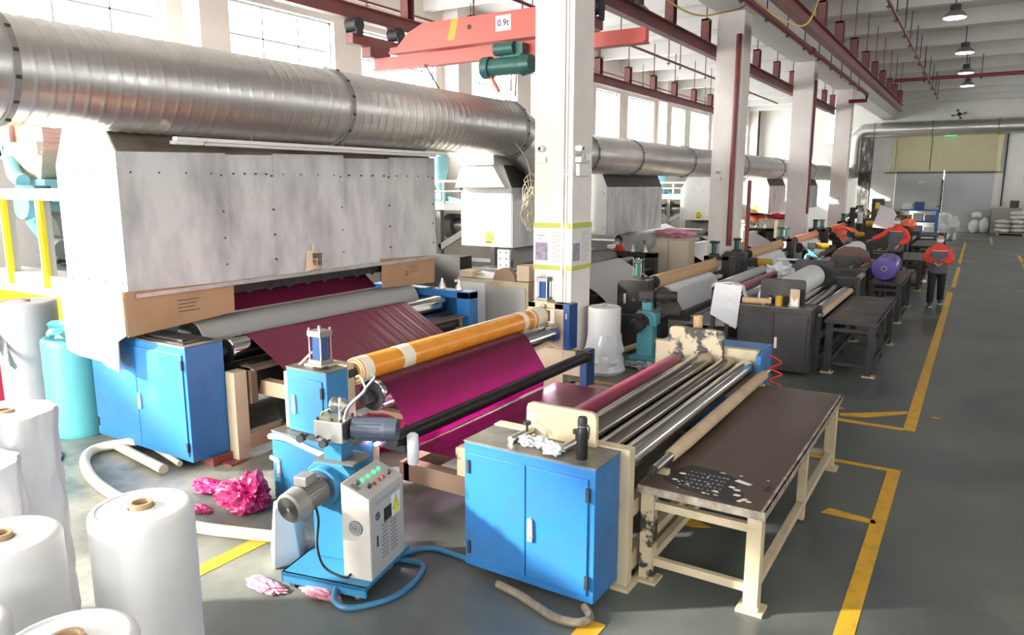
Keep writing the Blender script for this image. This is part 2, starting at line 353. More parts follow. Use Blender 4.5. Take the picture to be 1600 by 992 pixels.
# ================================================================ SETTING
XL, XR, YN, YF, ZC = -14.0, 10.5, -8.0, 54.0, 8.25
BAY0, BAY = 10.1, 8.65
b = B(); b.box(XL-0.3, XR+0.3, YN-0.3, YF+0.3, -0.2, 0.0); st(ob('floor', b, M['floor']))
b = B(); b.box(XL-0.3, XR+0.3, YN-0.3, YF+0.3, ZC, ZC+0.2); st(ob('ceiling', b, M['ceil']))
WZ0, WZ1 = 3.9, 6.85
wins = []
bays = [BAY0 + k*BAY for k in range(-2, 6)]
for yb in bays:
    for a, c in ((0.72, 3.85), (4.80, 7.93)):
        if yb+a > YN+0.2 and yb+c < YF: wins.append((yb+a, yb+c))
b = B(); y = YN-0.3
b.box(XL-0.3, XL, YN-0.3, YF+0.3, 0, WZ0); b.box(XL-0.3, XL, YN-0.3, YF+0.3, WZ1, ZC)
for (a, c) in sorted(wins):
    b.box(XL-0.3, XL, y, a, WZ0, WZ1); y = c
b.box(XL-0.3, XL, y, YF+0.3, WZ0, WZ1)
st(ob('wall_left', b, M['wall'], flat=True))
b = B(); y = XL
nw = [(-4.6, -0.8), (0.2, 3.6), (4.6, 8.0)]
b.box(XL, -12.8, YN-0.3, YN, 0, ZC); b.box(-12.8, -6.2, YN-0.3, YN, 5.3, ZC); y = -6.2  # unseen opening made for the added area light
b.box(-6.2, XR, YN-0.3, YN, 0, WZ0); b.box(-6.2, XR, YN-0.3, YN, WZ1, ZC)
for (a, c) in nw: b.box(y, a, YN-0.3, YN, WZ0, WZ1); y = c
b.box(y, XR, YN-0.3, YN, WZ0, WZ1); st(ob('wall_near', b, M['wall'], flat=True))
# far wall with the doorway and one high window
b = B()
b.box(XL, -9.3, YF, YF+0.3, 0, ZC); b.box(-7.95, -4.75, YF, YF+0.3, 0, ZC); b.box(-9.3, -7.95, YF, YF+0.3, 0, 5.5); b.box(-9.3, -7.95, YF, YF+0.3, 7.8, ZC)
b.box(-4.75, 0.55, YF, YF+0.3, 3.75, ZC); b.box(0.55, XR, YF, YF+0.3, 0, ZC); st(ob('wall_far', b, M['farwall'], flat=True))
b = B(); y = YN-0.3; rw = [(yb+2.9, yb+5.3) for yb in bays if yb+2.9 > YN and yb+5.3 < YF]  # unseen right-wall windows, added for more fill from that side
b.box(XR, XR+0.3, YN-0.3, YF+0.3, 0, 3.6); b.box(XR, XR+0.3, YN-0.3, YF+0.3, 6.0, ZC)
for (a, c) in sorted(rw): b.box(XR, XR+0.3, y, a, 3.6, 6.0); y = c
b.box(XR, XR+0.3, y, YF+0.3, 3.6, 6.0); st(ob('wall_right', b, M['farwall'], flat=True))
def window(n, ax, a, c, z0, z1, pos, portal=True):
    f = B(); t = 0.05
    def bx(u0, u1, h0, h1, th=0.04):
        if ax == 'y': f.box(pos-0.17, pos-0.17+th, u0, u1, h0, h1)
        else: f.box(u0, u1, pos-th/2, pos+th/2, h0, h1)
    bx(a, a+t, z0, z1); bx(c-t, c, z0, z1); bx(a, c, z0, z0+t); bx(a, c, z1-t, z1)
    for k in (1, 2): u = a+(c-a)*k/3; bx(u-0.018, u+0.018, z0, z1, 0.03)
    for h in (z0+(z1-z0)*0.33, z0+(z1-z0)*0.76): bx(a, c, h-0.018, h+0.018, 0.03)
    fr = st(ob('window_%d' % n, f, M['winframe'], flat=True))
    p = B()
    if ax == 'y': p.box(pos-0.153, pos-0.147, a, c, z0, z1)
    else: p.box(a, c, pos-0.003, pos+0.003, z0, z1)
    ob('window_pane', p, M['glass'], fr, flat=True)
    if portal:
        l = bpy.data.lights.new('daylight_portal', 'AREA'); l.shape = 'RECTANGLE'; l.size = c-a; l.size_y = z1-z0; l.cycles.is_portal = True
        lo = bpy.data.objects.new('daylight_portal', l); COL.objects.link(lo)
        if ax == 'y': sx = 1 if pos < 0 else -1; lo.location = (pos-0.32 if pos < 0 else pos+0.05, (a+c)/2, (z0+z1)/2); d = Vector((sx, 0, 0))
        else:
            sg = 1 if pos < 0 else -1; lo.location = ((a+c)/2, pos-sg*0.32, (z0+z1)/2); d = Vector((0, sg, 0))
        lo.rotation_euler = d.to_track_quat('-Z', 'Y').to_euler()
k = 1
for (a, c) in sorted(wins): window(k, 'y', a, c, WZ0, WZ1, XL); k += 1
for (a, c) in nw: window(k, 'x', a, c, WZ0, WZ1, YN-0.15); k += 1
for (a, c) in sorted(rw): window(k, 'y', a, c, 3.6, 6.0, XR+0.32); k += 1
window(k, 'x', -9.3, -7.95, 5.5, 7.8, YF+0.15)
for yb in bays + [YF-0.35]:
    b = B(); b.box(XL, XL+0.55, yb-0.35, yb+0.35, 0, ZC); st(ob('wall_pilaster', b, M['wall'], flat=True))
for i, yb in enumerate(bays[2:6]):
    b = B(); b.box(-5.75, -5.1, yb-0.32, yb+0.32, 0, 6.95); st(ob('column', b, M['column'] , bev=0.012))
b = B(); b.box(-5.8, -5.05, YN, YF, 6.95, ZC); st(ob('ceiling_beam', b, M['ceil'], bev=0.01))
y = -6.6
while y < YF-0.5:
    for x0, x1 in ((XL, -5.8), (-5.05, XR)):
        b = B(); b.prism([(y-0.16, ZC), (y+0.16, ZC), (y+0.11, 7.78), (y-0.11, 7.78)], 'x', x0, x1); st(ob('ceiling_beam', b, M['ceil']))
    y += 3.46
# painted floor lines
def fl(pts):
    b = B(); b.prism(pts, 'z', 0.0005, 0.004); st(ob('floor_line', b, M['line'], flat=True))
def flr(x0, x1, y0, y1): fl([(x0,y0),(x1,y0),(x1,y1),(x0,y1)])
flr(-0.55,-0.43,4.0,8.2); flr(-0.53,-0.40,9.65,23.2); flr(-0.48,-0.38,24.4,30.5); flr(-0.5,-0.4,32,44); flr(-1.45,-1.33,47,51); flr(1.5,1.6,31,37); flr(0.6,0.72,43,49)
flr(-4.9,-0.55,8.12,8.2); flr(-4.9,-0.53,9.62,9.72); flr(-2.2,-0.53,23.1,23.2); flr(-2.2,-0.48,24.4,24.5)
fl([(-1.25,9.85),(-0.95,9.95),(-0.53,10.4),(-0.55,10.5),(-1.0,10.15),(-1.28,9.95)])
flr(-2.0,-1.85,3.7,4.12); flr(-4.85,-4.7,2.75,4.1); fl([(-0.95,6.72),(-0.5,6.72),(-0.52,6.8),(-0.9,6.86)])
for n, (x, y, r) in enumerate([(-1.35,10.2,.09),(-0.22,10.4,.05),(-1.9,5.9,.16)]):
    fl([(x+r*math.cos(t*PI/3)*(1+.3*math.sin(t*2+n)), y+r*0.5*math.sin(t*PI/3)) for t in range(6)])
# ================================================================ OVERHEAD
def spiral(name, p0, p1, r, parent, pitch=0.145, n=48, step=9):
    p0, p1 = Vector(p0), Vector(p1); L = (p1-p0).length; q = (p1-p0).to_track_quat('Z', 'X').to_matrix()
    b = B(); m = int(L/pitch*step); rings = []
    for j in range(m+1):
        h = L*j/m; ring = []
        for i in range(n):
            t = 2*PI*i/n; ph = (h/pitch - i/n) % 1.0
            rr = r + (0.006 if ph < 0.11 else 0.0)
            ring.append(b.bm.verts.new(p0 + q @ Vector((rr*math.cos(t), rr*math.sin(t), h))))
        rings.append(ring)
    for a, c in zip(rings, rings[1:]):
        for i in range(n): b.bm.faces.new((a[i], a[(i+1)%n], c[(i+1)%n], c[i]))
    b.bm.faces.new(rings[0][::-1]); b.bm.faces.new(rings[-1])
    o = ob(name, b, M['galv'], parent, recalc=False); o.data.set_sharp_from_angle(angle=1.2); return o
def flange(parent, p, d, r):
    p = Vector(p); d = Vector(d).normalized(); b = B(); b.ring(p-d*0.028, p+d*0.028, r+0.022, r-0.01, 48)
    o = ob('flange', b, M['motorgrey'], parent)
    b = B(); q = d.to_track_quat('Z', 'X').to_matrix()
    for k in range(14):
        t = 2*PI*k/14; c = p + q @ Vector((math.cos(t), math.sin(t), 0))*(r+0.022); b.cyl(c-d*0.02, c+d*0.02, 0.016, n=6)
    ob('flange_bolt', b, M['blackm'], o)
t = T('spiral_duct', 'large galvanised spiral duct running over the nearest grey hood', 'duct', (-7.2, 0, 3.4))
spiral('duct_body', (-7.2, -4, 3.87), (-7.2, 11.3, 3.87), 0.462, t)
for y in (3.15, 7.0, 11.25): flange(t, (-7.2, y, 3.87), (0,1,0), 0.462)
b = B(); b.tube([(-7.2,11.3,3.87),(-7.2,11.75,3.72),(-7.2,12.4,3.45),(-7.2,12.9,3.45)], 0.44, n=40, sub=5); ob('elbow', b, M['galv'], t)
b = B(); b.tube([(-7.15,11.6,3.75),(-6.9,12.0,3.3),(-6.85,12.2,2.75)], 0.36, n=36, sub=5); ob('branch_duct', b, M['galv'], t)
t2 = T('spiral_duct', 'lower galvanised spiral duct continuing behind the columns to the far end', 'duct', (-7.2, 13, 3.1))
spiral('duct_body', (-7.2, 12.9, 3.53), (-7.2, 52.6, 3.53), 0.41, t2, pitch=0.3, n=36, step=4)
for y in (14.2, 16.6, 20.4, 26, 31.5, 38, 44, 49): flange(t2, (-7.2, y, 3.53), (0,1,0), 0.41)
b = B(); b.tube([(-7.2,52.5,3.53),(-7.2,53.0,3.6),(-7.2,53.2,4.2)], 0.42, n=32); ob('elbow', b, M['galv'], t2)
t3 = T('spiral_duct', 'galvanised duct climbing then crossing the far wall above the canvas curtain', 'duct', (-7.2, 53.2, 4.2))
spiral('riser', (-7.2, 53.2, 4.15), (-7.2, 53.2, 5.5), 0.44, t3, 0.3, 32, 4)
b = B(); b.tube([(-7.2,53.2,5.45),(-7.1,53.2,5.95),(-6.75,53.2,6.25),(-6.2,53.2,6.28)], 0.44, n=32); ob('elbow', b, M['galv'], t3)
spiral('duct_body', (-6.25, 53.2, 6.28), (6, 53.2, 6.3), 0.44, t3, 0.3, 32, 4)
for x in (-6.1, -2.9, 0.5, 3.6): flange(t3, (x, 53.2, 6.28), (1,0,0), 0.44)
# crane rails with their hangers
def hangrail(X, y0, y1, ys, label, side):
    t = T('crane_rail', label, 'crane rail', (X, y0, 6.0), 'crane rails under the ceiling')
    b = B(); b.prism([(X-0.09,6.0),(X+0.09,6.0),(X+0.09,6.02),(X+0.012,6.03),(X+0.012,6.25),(X+0.09,6.26),(X+0.09,6.28),(X-0.09,6.28),(X-0.09,6.26),(X-0.012,6.25),(X-0.012,6.03),(X-0.09,6.02)], 'y', y0, y1)
    ob('rail_beam', b, M['rail'], t)
    for y in ys:
        b = B(); b.box(X-0.09,X+0.09,y-0.11,y-0.09,6.28,6.80); b.box(X-0.09,X+0.09,y+0.09,y+0.11,6.28,6.80); b.box(X-0.1,X-0.08,y-0.11,y+0.11,6.28,6.80); b.box(X-0.09,X+0.09,y-0.11,y+0.11,6.76,6.80)
        b.box(X-0.012,X+0.012,y-0.02,y+0.02,6.7,7.9)
        ob('rail_hanger', b, M['rail'], t)
hangrail(-3.3, 2, 37, [3.4,5.7,8,10.3,12.55,14.8,17.9,20.3,22.7,25.1,27.3,29.5,31.8,33.8,36], 'brown steel crane rail hanging over the aisle side of the columns', 1)
hangrail(-5.98, 2, 37, [3.4,5.7,8,10.3,13.6,15.9,18.3,20.7,23.1,25.6,28,30,32,34.2,36.2], 'brown steel crane rail running just left of the columns', 1)
hangrail(-10.5, 2, 38, [3.2,5.6,8,10.4,12.6,15,17.2,19.5,21.8,24.1,26.4,28.6,30.9,33.1,35.4,37.5], 'brown steel crane rail running along the window wall', 1)
# bridge crane
t = T('bridge_crane', 'red overhead crane girder reading 0.9t between two rails', 'crane', (-8.2, 11.6, 5.2))
b = B(); yc = 11.6
b.prism([(-9.95,5.42),(-9.55,5.75),(-9.2,5.88),(-6.6,5.88),(-6.2,5.72),(-5.95,5.42)], 'y', yc-0.14, yc+0.14)
ob('girder', b, M['crane'], t)
b = B(); b.box(-9.97,-5.93,yc-0.24,yc+0.24,5.38,5.42); b.box(-9.97,-5.93,yc-0.20,yc+0.20,5.40,5.50); ob('girder_flange', b, M['crane'], t, 0.004)
b = B(); b.box(-10.5,-4.75,yc-0.07,yc+0.07,5.14,5.36); b.box(-10.5,-4.75,yc-0.11,yc+0.11,5.12,5.15); ob('lower_beam', b, M['crane'], t)
for X in (-10.5, -5.98):
    b = B(); b.box(X-0.1,X+0.1,yc-0.75,yc+0.75,5.55,5.75); b.box(X-0.12,X+0.12,yc-0.3,yc+0.3,5.36,5.56); e = ob('end_carriage', b, M['rail'], t, 0.01)
    for dy in (-0.6, 0.6):
        b = B(); b.cyl((X-0.14,yc+dy,5.92),(X+0.14,yc+dy,5.92),0.13); b.box(X-0.15,X-0.12,yc+dy-0.09,yc+dy+0.09,5.7,5.95); b.box(X+0.12,X+0.15,yc+dy-0.09,yc+dy+0.09,5.7,5.95); ob('wheel', b, M['blackm'], e)
b = B(); b.box(-7.55,-7.23,yc-0.145,yc-0.141,5.56,5.82); ob('load_plate', b, M['poster'], t)
text('load_lettering', '0.9t', M['ink'], 0.155, frame((-7.39,yc-0.148,5.69),(1,0,0),(0,0,1)), t, cjk=False)
b = B()
for x in (-8.62,-5.98-0.4):
    b.prism([(x,5.51),(x+0.16,5.51),(x+0.26,5.87),(x+0.1,5.87)],'y',yc-0.143,yc-0.1405)
ob('hazard_stripe', b, M['mustard'], t)
b = B()
for x in (-8.12,-6.55): b.cyl((x,yc-0.15,5.70),(x,yc-0.12,5.70),0.045)
ob('bolt_hole', b, M['blackm'], t)
h = T('hoist', 'green electric wire rope hoist hanging from the red crane girder', 'hoist', (-7.2, 11.6, 4.8))
b = B(); b.cyl((-7.55,yc-0.28,4.93),(-6.9,yc-0.28,4.93),0.15); b.cyl((-7.7,yc-0.28,4.93),(-7.55,yc-0.28,4.93),0.19); b.cyl((-6.9,yc-0.28,4.93),(-6.72,yc-0.28,4.93),0.19,0.15); ob('drum', b, M['greencyl'], h)
b = B(); b.cyl((-7.45,yc-0.3,5.22),(-7.05,yc-0.3,5.22),0.11); b.box(-7.4,-7.0,yc-0.25,yc+0.2,5.08,5.12); b.box(-7.3,-6.9,yc-0.3,yc-0.1,4.95,5.3); ob('travel_motor', b, M['greencyl'], h)
b = B(); b.tube([(-7.15,yc-0.25,4.8),(-7.16,yc-0.25,4.6),(-7.17,yc-0.25,4.42)],0.012); b.tube([(-7.05,yc-0.25,4.8),(-7.06,yc-0.25,4.6),(-7.07,yc-0.25,4.42)],0.012); ob('rope', b, M['blackm'], h)
b = B(); b.bar((-7.6,yc-0.3,4.85),(-7.35,yc-0.35,4.5),0.05,0.05); ob('hook_arm', b, M['crane'], h)
# sprinkler pipes
def pipe(label, pts, r, hang=(), name='sprinkler_pipe', m='red', ztop=7.9, grp='sprinkler pipes'):
    t = T(name, label, 'pipe', pts[0], grp); b = B(); b.tube(pts, r, n=10, sub=1); ob('pipe', b, M[m], t)
    for (x, y, z) in hang:
        b = B(); b.cyl((x,y,z-0.14),(x,y,min(ztop, z+0.75)),0.014,n=6); b.box(x-0.05,x+0.05,y-0.02,y+0.02,z-0.1,z-0.08); ob('pipe_hanger', b, M['blackm'], t)
    return t
ys = [8,9.5,11.5,13,15,17,19,21,23,25,27,29,31]
t = pipe('thick red sprinkler main between the column row and the aisle rail', [(-4.25,1,6.45),(-4.25,32.5,6.45),(-4.25,33.4,6.45),(-4.25,33.4,6.2),(-4.9,33.4,6.2)], 0.075, [(-4.25,y,6.45) for y in ys])
for y in (13.5, 22):
    b = B(); b.cyl((-4.25,y-0.1,6.45),(-4.25,y+0.1,6.45),0.1); ob('coupling', b, M['red'], t)
pipe('thin red sprinkler branch over the left edge of the aisle', [(-1.9,1,6.45),(-1.9,36,6.45)], 0.035, [(-1.9,y,6.45) for y in (12,13.5,15,17,18.5,20.5,22,24,25.5,27.5,30,32,34,35.8)])
pipe('thin red sprinkler branch over the right edge of the aisle', [(1.35,8,7.3),(1.35,45,7.3)], 0.035, [(1.35,y,7.3) for y in range(24,46,2)], ztop=8.0)
pipe('thin red sprinkler branch over the machines behind the columns', [(-8.3,2,6.55),(-8.3,36,6.55)], 0.035, [(-8.3,y,6.55) for y in (5,7,9,11,14,17,18.5,22,23,25.5,28,31)])
pipe('thin red sprinkler branch near the window wall', [(-12,10,6.9),(-12,44,6.9)], 0.03, [(-12,y,6.9) for y in (13,17,21,25,29,33,37,41)])
pipe('red cross main passing under the ceiling at the first lamp', [(-5.9,13.2,6.6),(9,14.2,6.6)], 0.06, [(-4.6,13.3,6.6),(-2.6,13.4,6.6)])
pipe('red cross main passing under the ceiling beyond the third lamp', [(-3.2,32.2,6.75),(9,32.2,6.75)], 0.07, [(x,32.2,6.75) for x in (-2.2,-0.4,0.9)])
pipe('large red pipe end hanging over the aisle at the top edge', [(-0.05,12.5,6.1),(-0.05,12.5,7.2),(-0.05,12.5,7.9)], 0.09)
pipe('crimson standpipe on the front of the second column', [(-5.2,18.36,6.4),(-5.2,18.36,1.4)], 0.06)
pipe('crimson standpipe behind the second column', [(-4.98,19.2,3.0),(-4.98,19.2,0.02)], 0.05)
pipe('crimson offset pipe on the third column', [(-5.06,27.3,6.35),(-5.06,27.3,1.9)], 0.04)
pipe('dark drop pipe with a red valve on the far wall', [(1.05,53.96,6.0),(1.05,53.96,1.6)], 0.04, m='blackm')
# lamps
for y, xx, zz, lb in ((22.3,-0.98,6.98,'high bay lamp nearest the camera over the aisle'),(28.25,-0.87,6.98,'second high bay lamp over the aisle'),(33.3,-0.92,6.98,'third high bay lamp over the aisle with a dark collar'),(37.6,-0.94,6.98,'fourth and farthest high bay lamp over the aisle'),(17.5,-7.4,6.95,'high bay lamp beyond the first column behind the red girder')):
    t = T('high_bay_lamp', lb, 'ceiling lamp', (xx,y,zz), 'high bay lamps')
    b = B(); b.lathe((xx,y,zz),[(0.27,0.01),(0.26,0.05),(0.16,0.16),(0.12,0.18)],28); ob('lamp_shade', b, M['motorgrey'], t)
    b = B(); b.lathe((xx,y,zz),[(0.25,0.0),(0.25,0.012)],28); ob('lamp_lens', b, M['highbay'], t)
    b = B(); b.cyl((xx,y,zz+0.18),(xx,y,zz+0.32),0.12); b.cyl((xx,y,zz+0.3),(xx,y,7.76 if y == 17.5 else 8.25),0.015,n=6); ob('lamp_body', b, M['blackm'], t)
    l = bpy.data.lights.new('lamp_light','SPOT'); l.energy = 120; l.spot_size = 2.2; l.spot_blend = 0.8; l.shadow_soft_size = 0.2; lo = bpy.data.objects.new('lamp_light', l); COL.objects.link(lo); lo.parent = t; lo.location = (0,0,-0.05)
# hanging cables
def cable(label, pts, r=0.016, m='ycable', name='hanging_cable', grp='cables slung under the ceiling'):
    b = B(); b.tube(pts, r, n=6, sub=8); return tag(ob(name, b, M[m]), label, 'cable', grp)
cable('yellow cable looping below the crane rail left of the second column', [(-5.3,11.0,6.95),(-5.0,12,6.2),(-4.7,13.4,5.9),(-4.5,14.6,6.1),(-4.35,16,6.6),(-4.3,16.5,7.8)])
cable('yellow cable looping across the aisle rail to the right of the second column', [(-4.3,14,6.9),(-3.9,14.4,6.3),(-3.4,15,5.9),(-3.0,15.5,6.1),(-2.6,15.2,8.25)])
cable('yellow cable looping over the aisle left of the first lamp', [(-2.2,14.2,6.9),(-1.9,14.6,6.35),(-1.5,15,6.2),(-1.0,15,6.4),(-0.8,14.8,8.25)])
cable('dark festoon cable hanging under the red crane girder', [(-9.2,yc-0.1,5.15),(-8.95,yc-0.2,4.9),(-8.6,yc-0.25,4.4),(-8.5,yc-0.3,3.9)], 0.014, 'blackm')
cable('dark wire dropping past the duct under the crane girder', [(-9.1,yc-0.1,5.15),(-9.3,yc-0.2,4.9),(-9.5,yc-0.2,4.5)], 0.01, 'blackm')
# fluorescent fitting below the near duct
t = T('strip_light', 'long white fluorescent strip hung just below the near duct', 'strip light', (-6.95,4.7,3.35))
b = B(); b.box(-6.99,-6.91,4.65,9.1,3.335,3.375); ob('batten', b, M['white'], t, 0.004)
b = B(); b.cyl((-6.95,5.0,3.318),(-6.95,8.9,3.318),0.018); ob('fluorescent_tube', b, M['fluo'], t)
b = B(); b.box(-6.995,-6.905,4.62,4.95,3.30,3.335); ob('end_cap', b, M['alu'], t)
for y in (5.6,7.0,8.4):
    b = B(); b.cyl((-6.95,y,3.37),(-7.0,y,3.5),0.006,n=6); ob('hanging_wire', b, M['alu'], t)
# column fittings
def poster():
    t = T('safety_poster', 'white notice with lime bands wrapped round the nearest column', 'poster', (-5.4,9.77,2.0))
    z0, z1 = 1.62, 2.33
    b = B(); b.box(-5.75,-5.1,9.760,9.772,z0,z1); b.box(-5.098,-5.088,9.765,10.42,z0,z1); ob('sheet', b, M['poster'], t)
    b = B()
    for a, c in ((z0,z0+0.07),(z1-0.08,z1)): b.box(-5.75,-5.1,9.757,9.760,a,c); b.box(-5.088,-5.085,9.765,10.42,a,c)
    ob('lime_band', b, M['posterg'], t)
    b = B(); b.box(-5.71,-5.50,9.756,9.760,1.76,2.03); b.box(-5.088,-5.084,9.80,10.02,1.76,2.03); ob('picture', b, M['photo'], t)
    b = B(); random.seed(3)
    for k in range(14):
        z = 2.18-k*0.033; b.box(-5.42,-5.42+random.uniform(0.18,0.27),9.757,9.760,z,z+0.007); b.box(-5.088,-5.085,10.08,10.08+random.uniform(0.15,0.3),z,z+0.006)
    b.box(-5.68,-5.55,9.757,9.760,2.13,2.145); b.box(-5.68,-5.60,9.757,9.76,2.08,2.09)
    ob('printed_text', b, M['inkgrey'], t)
poster()
b = B(); b.box(-5.62,-5.40,9.772,9.779,1.05,1.52); tag(ob('paper_notice', b, M['bandwhite']), 'faded cream sheet pasted under the notice, left one', 'notice')
b = B(); b.box(-5.37,-5.17,9.772,9.779,1.03,1.52); tag(ob('paper_notice', b, M['bandwhite']), 'faded cream sheet pasted under the notice, right one', 'notice')
t = T('cable_conduit', 'pale conduit running down the corner of the nearest column', 'conduit', (-5.22,9.75,0))
b = B(); b.box(-5.27,-5.23,9.745,9.778,0.02,6.9); b.box(-5.21,-5.18,9.755,9.778,0.02,6.9); ob('trunking', b, M['column'], t)
b = B(); b.box(-5.31,-5.21,9.72,9.778,2.98,3.13); b.box(-5.21,-5.09,9.75,9.775,3.03,3.06); ob('junction_box', b, M['white'], t, 0.005)
t = T('emergency_light', 'twin head emergency light on the aisle face of the nearest column', 'emergency light', (-5.05,10.0,3.05))
b = B(); b.box(-5.098,-5.03,9.86,10.2,3.02,3.2); ob('battery_box', b, M['white'], t, 0.01)
for y in (9.93,10.02,10.13):
    b = B(); b.lathe((-5.06,y,3.29),[(0.03,0.0),(0.055,0.05),(0.06,0.06)],20,'x'); o = ob('lamp_head', b, M['alu'], t)
def camfit(loc, lab, d):
    t = T('ball_camera', lab, 'camera', loc); x,y,z = loc; d = Vector(d); p = Vector(loc)
    b = B(); b.blob(p+d*0.07,(0.05,0.05,0.05),amp=0); b.cyl(p,p+d*0.05,0.045); ob('housing', b, M['white'], t)
    b = B(); b.cyl(p+d*0.11,p+d*0.125,0.022); ob('camera_lens', b, M['black'], t)
    b = B(); b.box(-0.07,0.07,-0.03,0.03,-0.2,-0.12,Matrix.Translation(p+d*0.03)); ob('bracket', b, M['white'], t)
camfit((-5.6,9.78,3.42),'small round camera on the front face of the nearest column',(0,-1,0))
camfit((-5.1,9.88,3.42),'small round camera on the aisle face of the nearest column',(1,0,0))
camfit((-5.55,18.43,3.2),'small round camera on the front face of the second column',(0,-1,0))
camfit((-5.3,35.7,2.3),'small round fitting low on the front of the fourth column',(0,-1,0))
b = B(); random.seed(5)
for k in range(12):
    c = Vector((-6.3+random.uniform(-.08,.08), 10.6, 2.55+random.uniform(-.06,.06))); a = random.uniform(0.06,0.17); e = random.uniform(.18,.5)
    b.tube([c+Vector((a*math.cos(i*PI/6)+random.uniform(-.05,.05), random.uniform(-.08,.08), e*math.sin(i*PI/6)+random.uniform(-.07,.07))) for i in range(13)], 0.008, n=5, sub=3)
b.tube([(-6.3,10.6,2.95),(-6.5,10.8,3.3),(-6.85,11.0,3.6)],0.01,n=5); tag(ob('cable_coil', b, M['cable']), 'tangled beige cable bundle hanging left of the nearest column', 'cable')
# ================================================================ FAR END
t = T('roller_curtain', 'yellow canvas curtain half lowered over the far doorway', 'curtain', (-2.3,53.7,3.6))
b = B(); b.box(-4.9,0.62,53.80,53.84,3.72,5.86); ob('canvas', b, M['curtain'], t)
b = B(); b.prism([(-5.25,3.62),(-4.9,3.7),(-4.85,5.9),(-5.1,5.9),(-5.0,4.2)],'y',53.70,53.88); b.prism([(0.85,3.62),(0.6,3.7),(0.58,5.9),(0.85,5.9),(0.78,4.2)],'y',53.70,53.88); b.box(-5.1,0.85,53.70,53.88,5.84,5.95); ob('side_flap', b, mat('pale_canvas',(0.62,0.58,0.36),0.8), t)
b = B(); b.box(-5.4,0.92,53.75,53.86,3.60,3.66); ob('bottom_bar', b, M['blackm'], t)
b = B(); b.box(-2.92,-2.89,53.77,53.79,3.7,5.85); ob('pull_strap', b, M['darkg'], t)
d = B(); d.box(-4.75,-2.1,53.92,53.98,0,3.75); d.box(-2.06,0.55,53.95,54.02,0,3.75)
do = st(ob('door_1', d, M['doorgrey']))
b = B(); b.box(-2.16,-2.06,53.84,53.92,0.3,3.2); b.box(-2.3,-2.1,53.84,53.9,1.5,1.56); ob('door_rail', b, M['darkg'], do)
b = B(); b.box(-3.45,-3.1,53.9,53.92,3.0,3.06); ob('door_plate', b, M['white'], do)
b = B(); b.box(-2.25,-1.6,53.55,53.6,5.82,6.0); o = tag(ob('exit_sign', b, M['exit']), 'green running man exit sign over the far doorway', 'sign')
b2 = B(); b2.prism([(-1.95,5.86),(-1.9,5.86),(-1.88,5.92),(-1.86,5.86),(-1.82,5.86),(-1.87,5.95),(-1.91,5.95)],'y',53.53,53.55); b2.box(-2.18,-2.02,53.53,53.55,5.90,5.92); b2.prism([(-2.22,5.91),(-2.16,5.87),(-2.16,5.95)],'y',53.53,53.55); ob('pictogram', b2, M['white'], o)
b = B(); b.box(-1.35,-0.9,53.55,53.62,5.84,5.98); tag(ob('emergency_light', b, M['white']), 'small white emergency lamp right of the exit sign', 'emergency light')
b = B(); b.box(2.05,2.5,53.93,53.99,3.15,3.5); tag(ob('wall_plate', b, M['slate']), 'small blue square plate on the far wall right of the door', 'plate')
t = T('wall_fan', 'dark wall fan above the far duct', 'fan', (-1.6,53.6,7.1))
b = B(); b.cyl((-1.6,53.95,7.1),(-1.6,53.6,7.1),0.06); b.blob((-1.6,53.62,7.1),(0.12,0.12,0.12),amp=0); ob('fan_motor', b, M['blackm'], t)
b = B()
for k in range(4): a = k*PI/2+0.3; b.prism([(-1.6+0.08*math.cos(a),7.1+0.08*math.sin(a)),(-1.6+0.42*math.cos(a+.2),7.1+0.3*math.sin(a+.2)),(-1.6+0.42*math.cos(a-.25),7.1+0.3*math.sin(a-.25))],'y',53.58,53.6)
ob('fan_blade', b, M['darkg'], t)
b = B(); b.box(-6.75,-6.05,52.2,52.7,0,5.8); tag(ob('stained_pier', b, M['concrete']), 'soot blackened pier below the far duct elbow', 'pier')
t = T('electrical_cabinet', 'olive electrical cabinet with a yellow warning square by the stained pier', 'cabinet', (-5.4,53.4,0))
b = B(); b.box(-5.95,-5.25,53.2,53.8,0,2.0); ob('cabinet_body', b, M['darkg'], t, 0.02)
b = B(); b.box(-5.72,-5.47,53.17,53.2,1.35,1.75); ob('warning_label', b, M['yellow'], t)
# white sacks by the door, on the pallets
random.seed(11)
def sack(x, y, z, sx, sy, sz, lab, grp, m='bag', seed=0):
    b = B(); b.blob((x,y,z+sz*0.92),(sx,sy,sz),seed,0.12,3); return tag(ob('filled_sack', b, M[m]), lab, 'sack', grp)
for i, (x, z, s) in enumerate([(-0.05,0,0.75),(0.02,0.85,0.4)]): sack(x-0.15,53.2,z,0.28,0.25,s/1.8,('white sack slumped against the far door, lower of two on the left','white sack on top of the slumped one against the far door')[i],'sacks leaning by the far door',seed=i)
sack(0.3,53.15,0,0.28,0.25,0.48,'upright white sack beside the far door, right one','sacks leaning by the far door',seed=5)
t = T('pallet', 'low timber pallet under the white sacks at the far right', 'pallet', (2.3,52,0))
b = B()
for x in (0.95,2.2,3.4): b.box(x,x+0.12,51.3,52.9,0.0,0.1)
ob('runner', b, M['wood'], t)
b = B()
for k in range(6): b.box(0.9,3.6,51.3+k*0.28,51.3+k*0.28+0.2,0.1,0.13)
ob('deck_board', b, M['wood'], t)
n = 0
lv = ['bottom','second','third','fourth','fifth']
for ci, (x, hgt) in enumerate(((1.25,3),(1.95,5),(2.65,4),(3.3,5))):
    for l in range(hgt):
        sack(x, 51.9+random.uniform(-.05,.05), 0.13+l*0.25, 0.42,0.55,0.14, '%s sack of the %s pile from the left on the pallet' % (lv[l], ('first','second','third','fourth')[ci]), 'white sacks on the pallet', seed=n, m='bag' if not (ci>=2 and l==3) else 'cyan'); n += 1
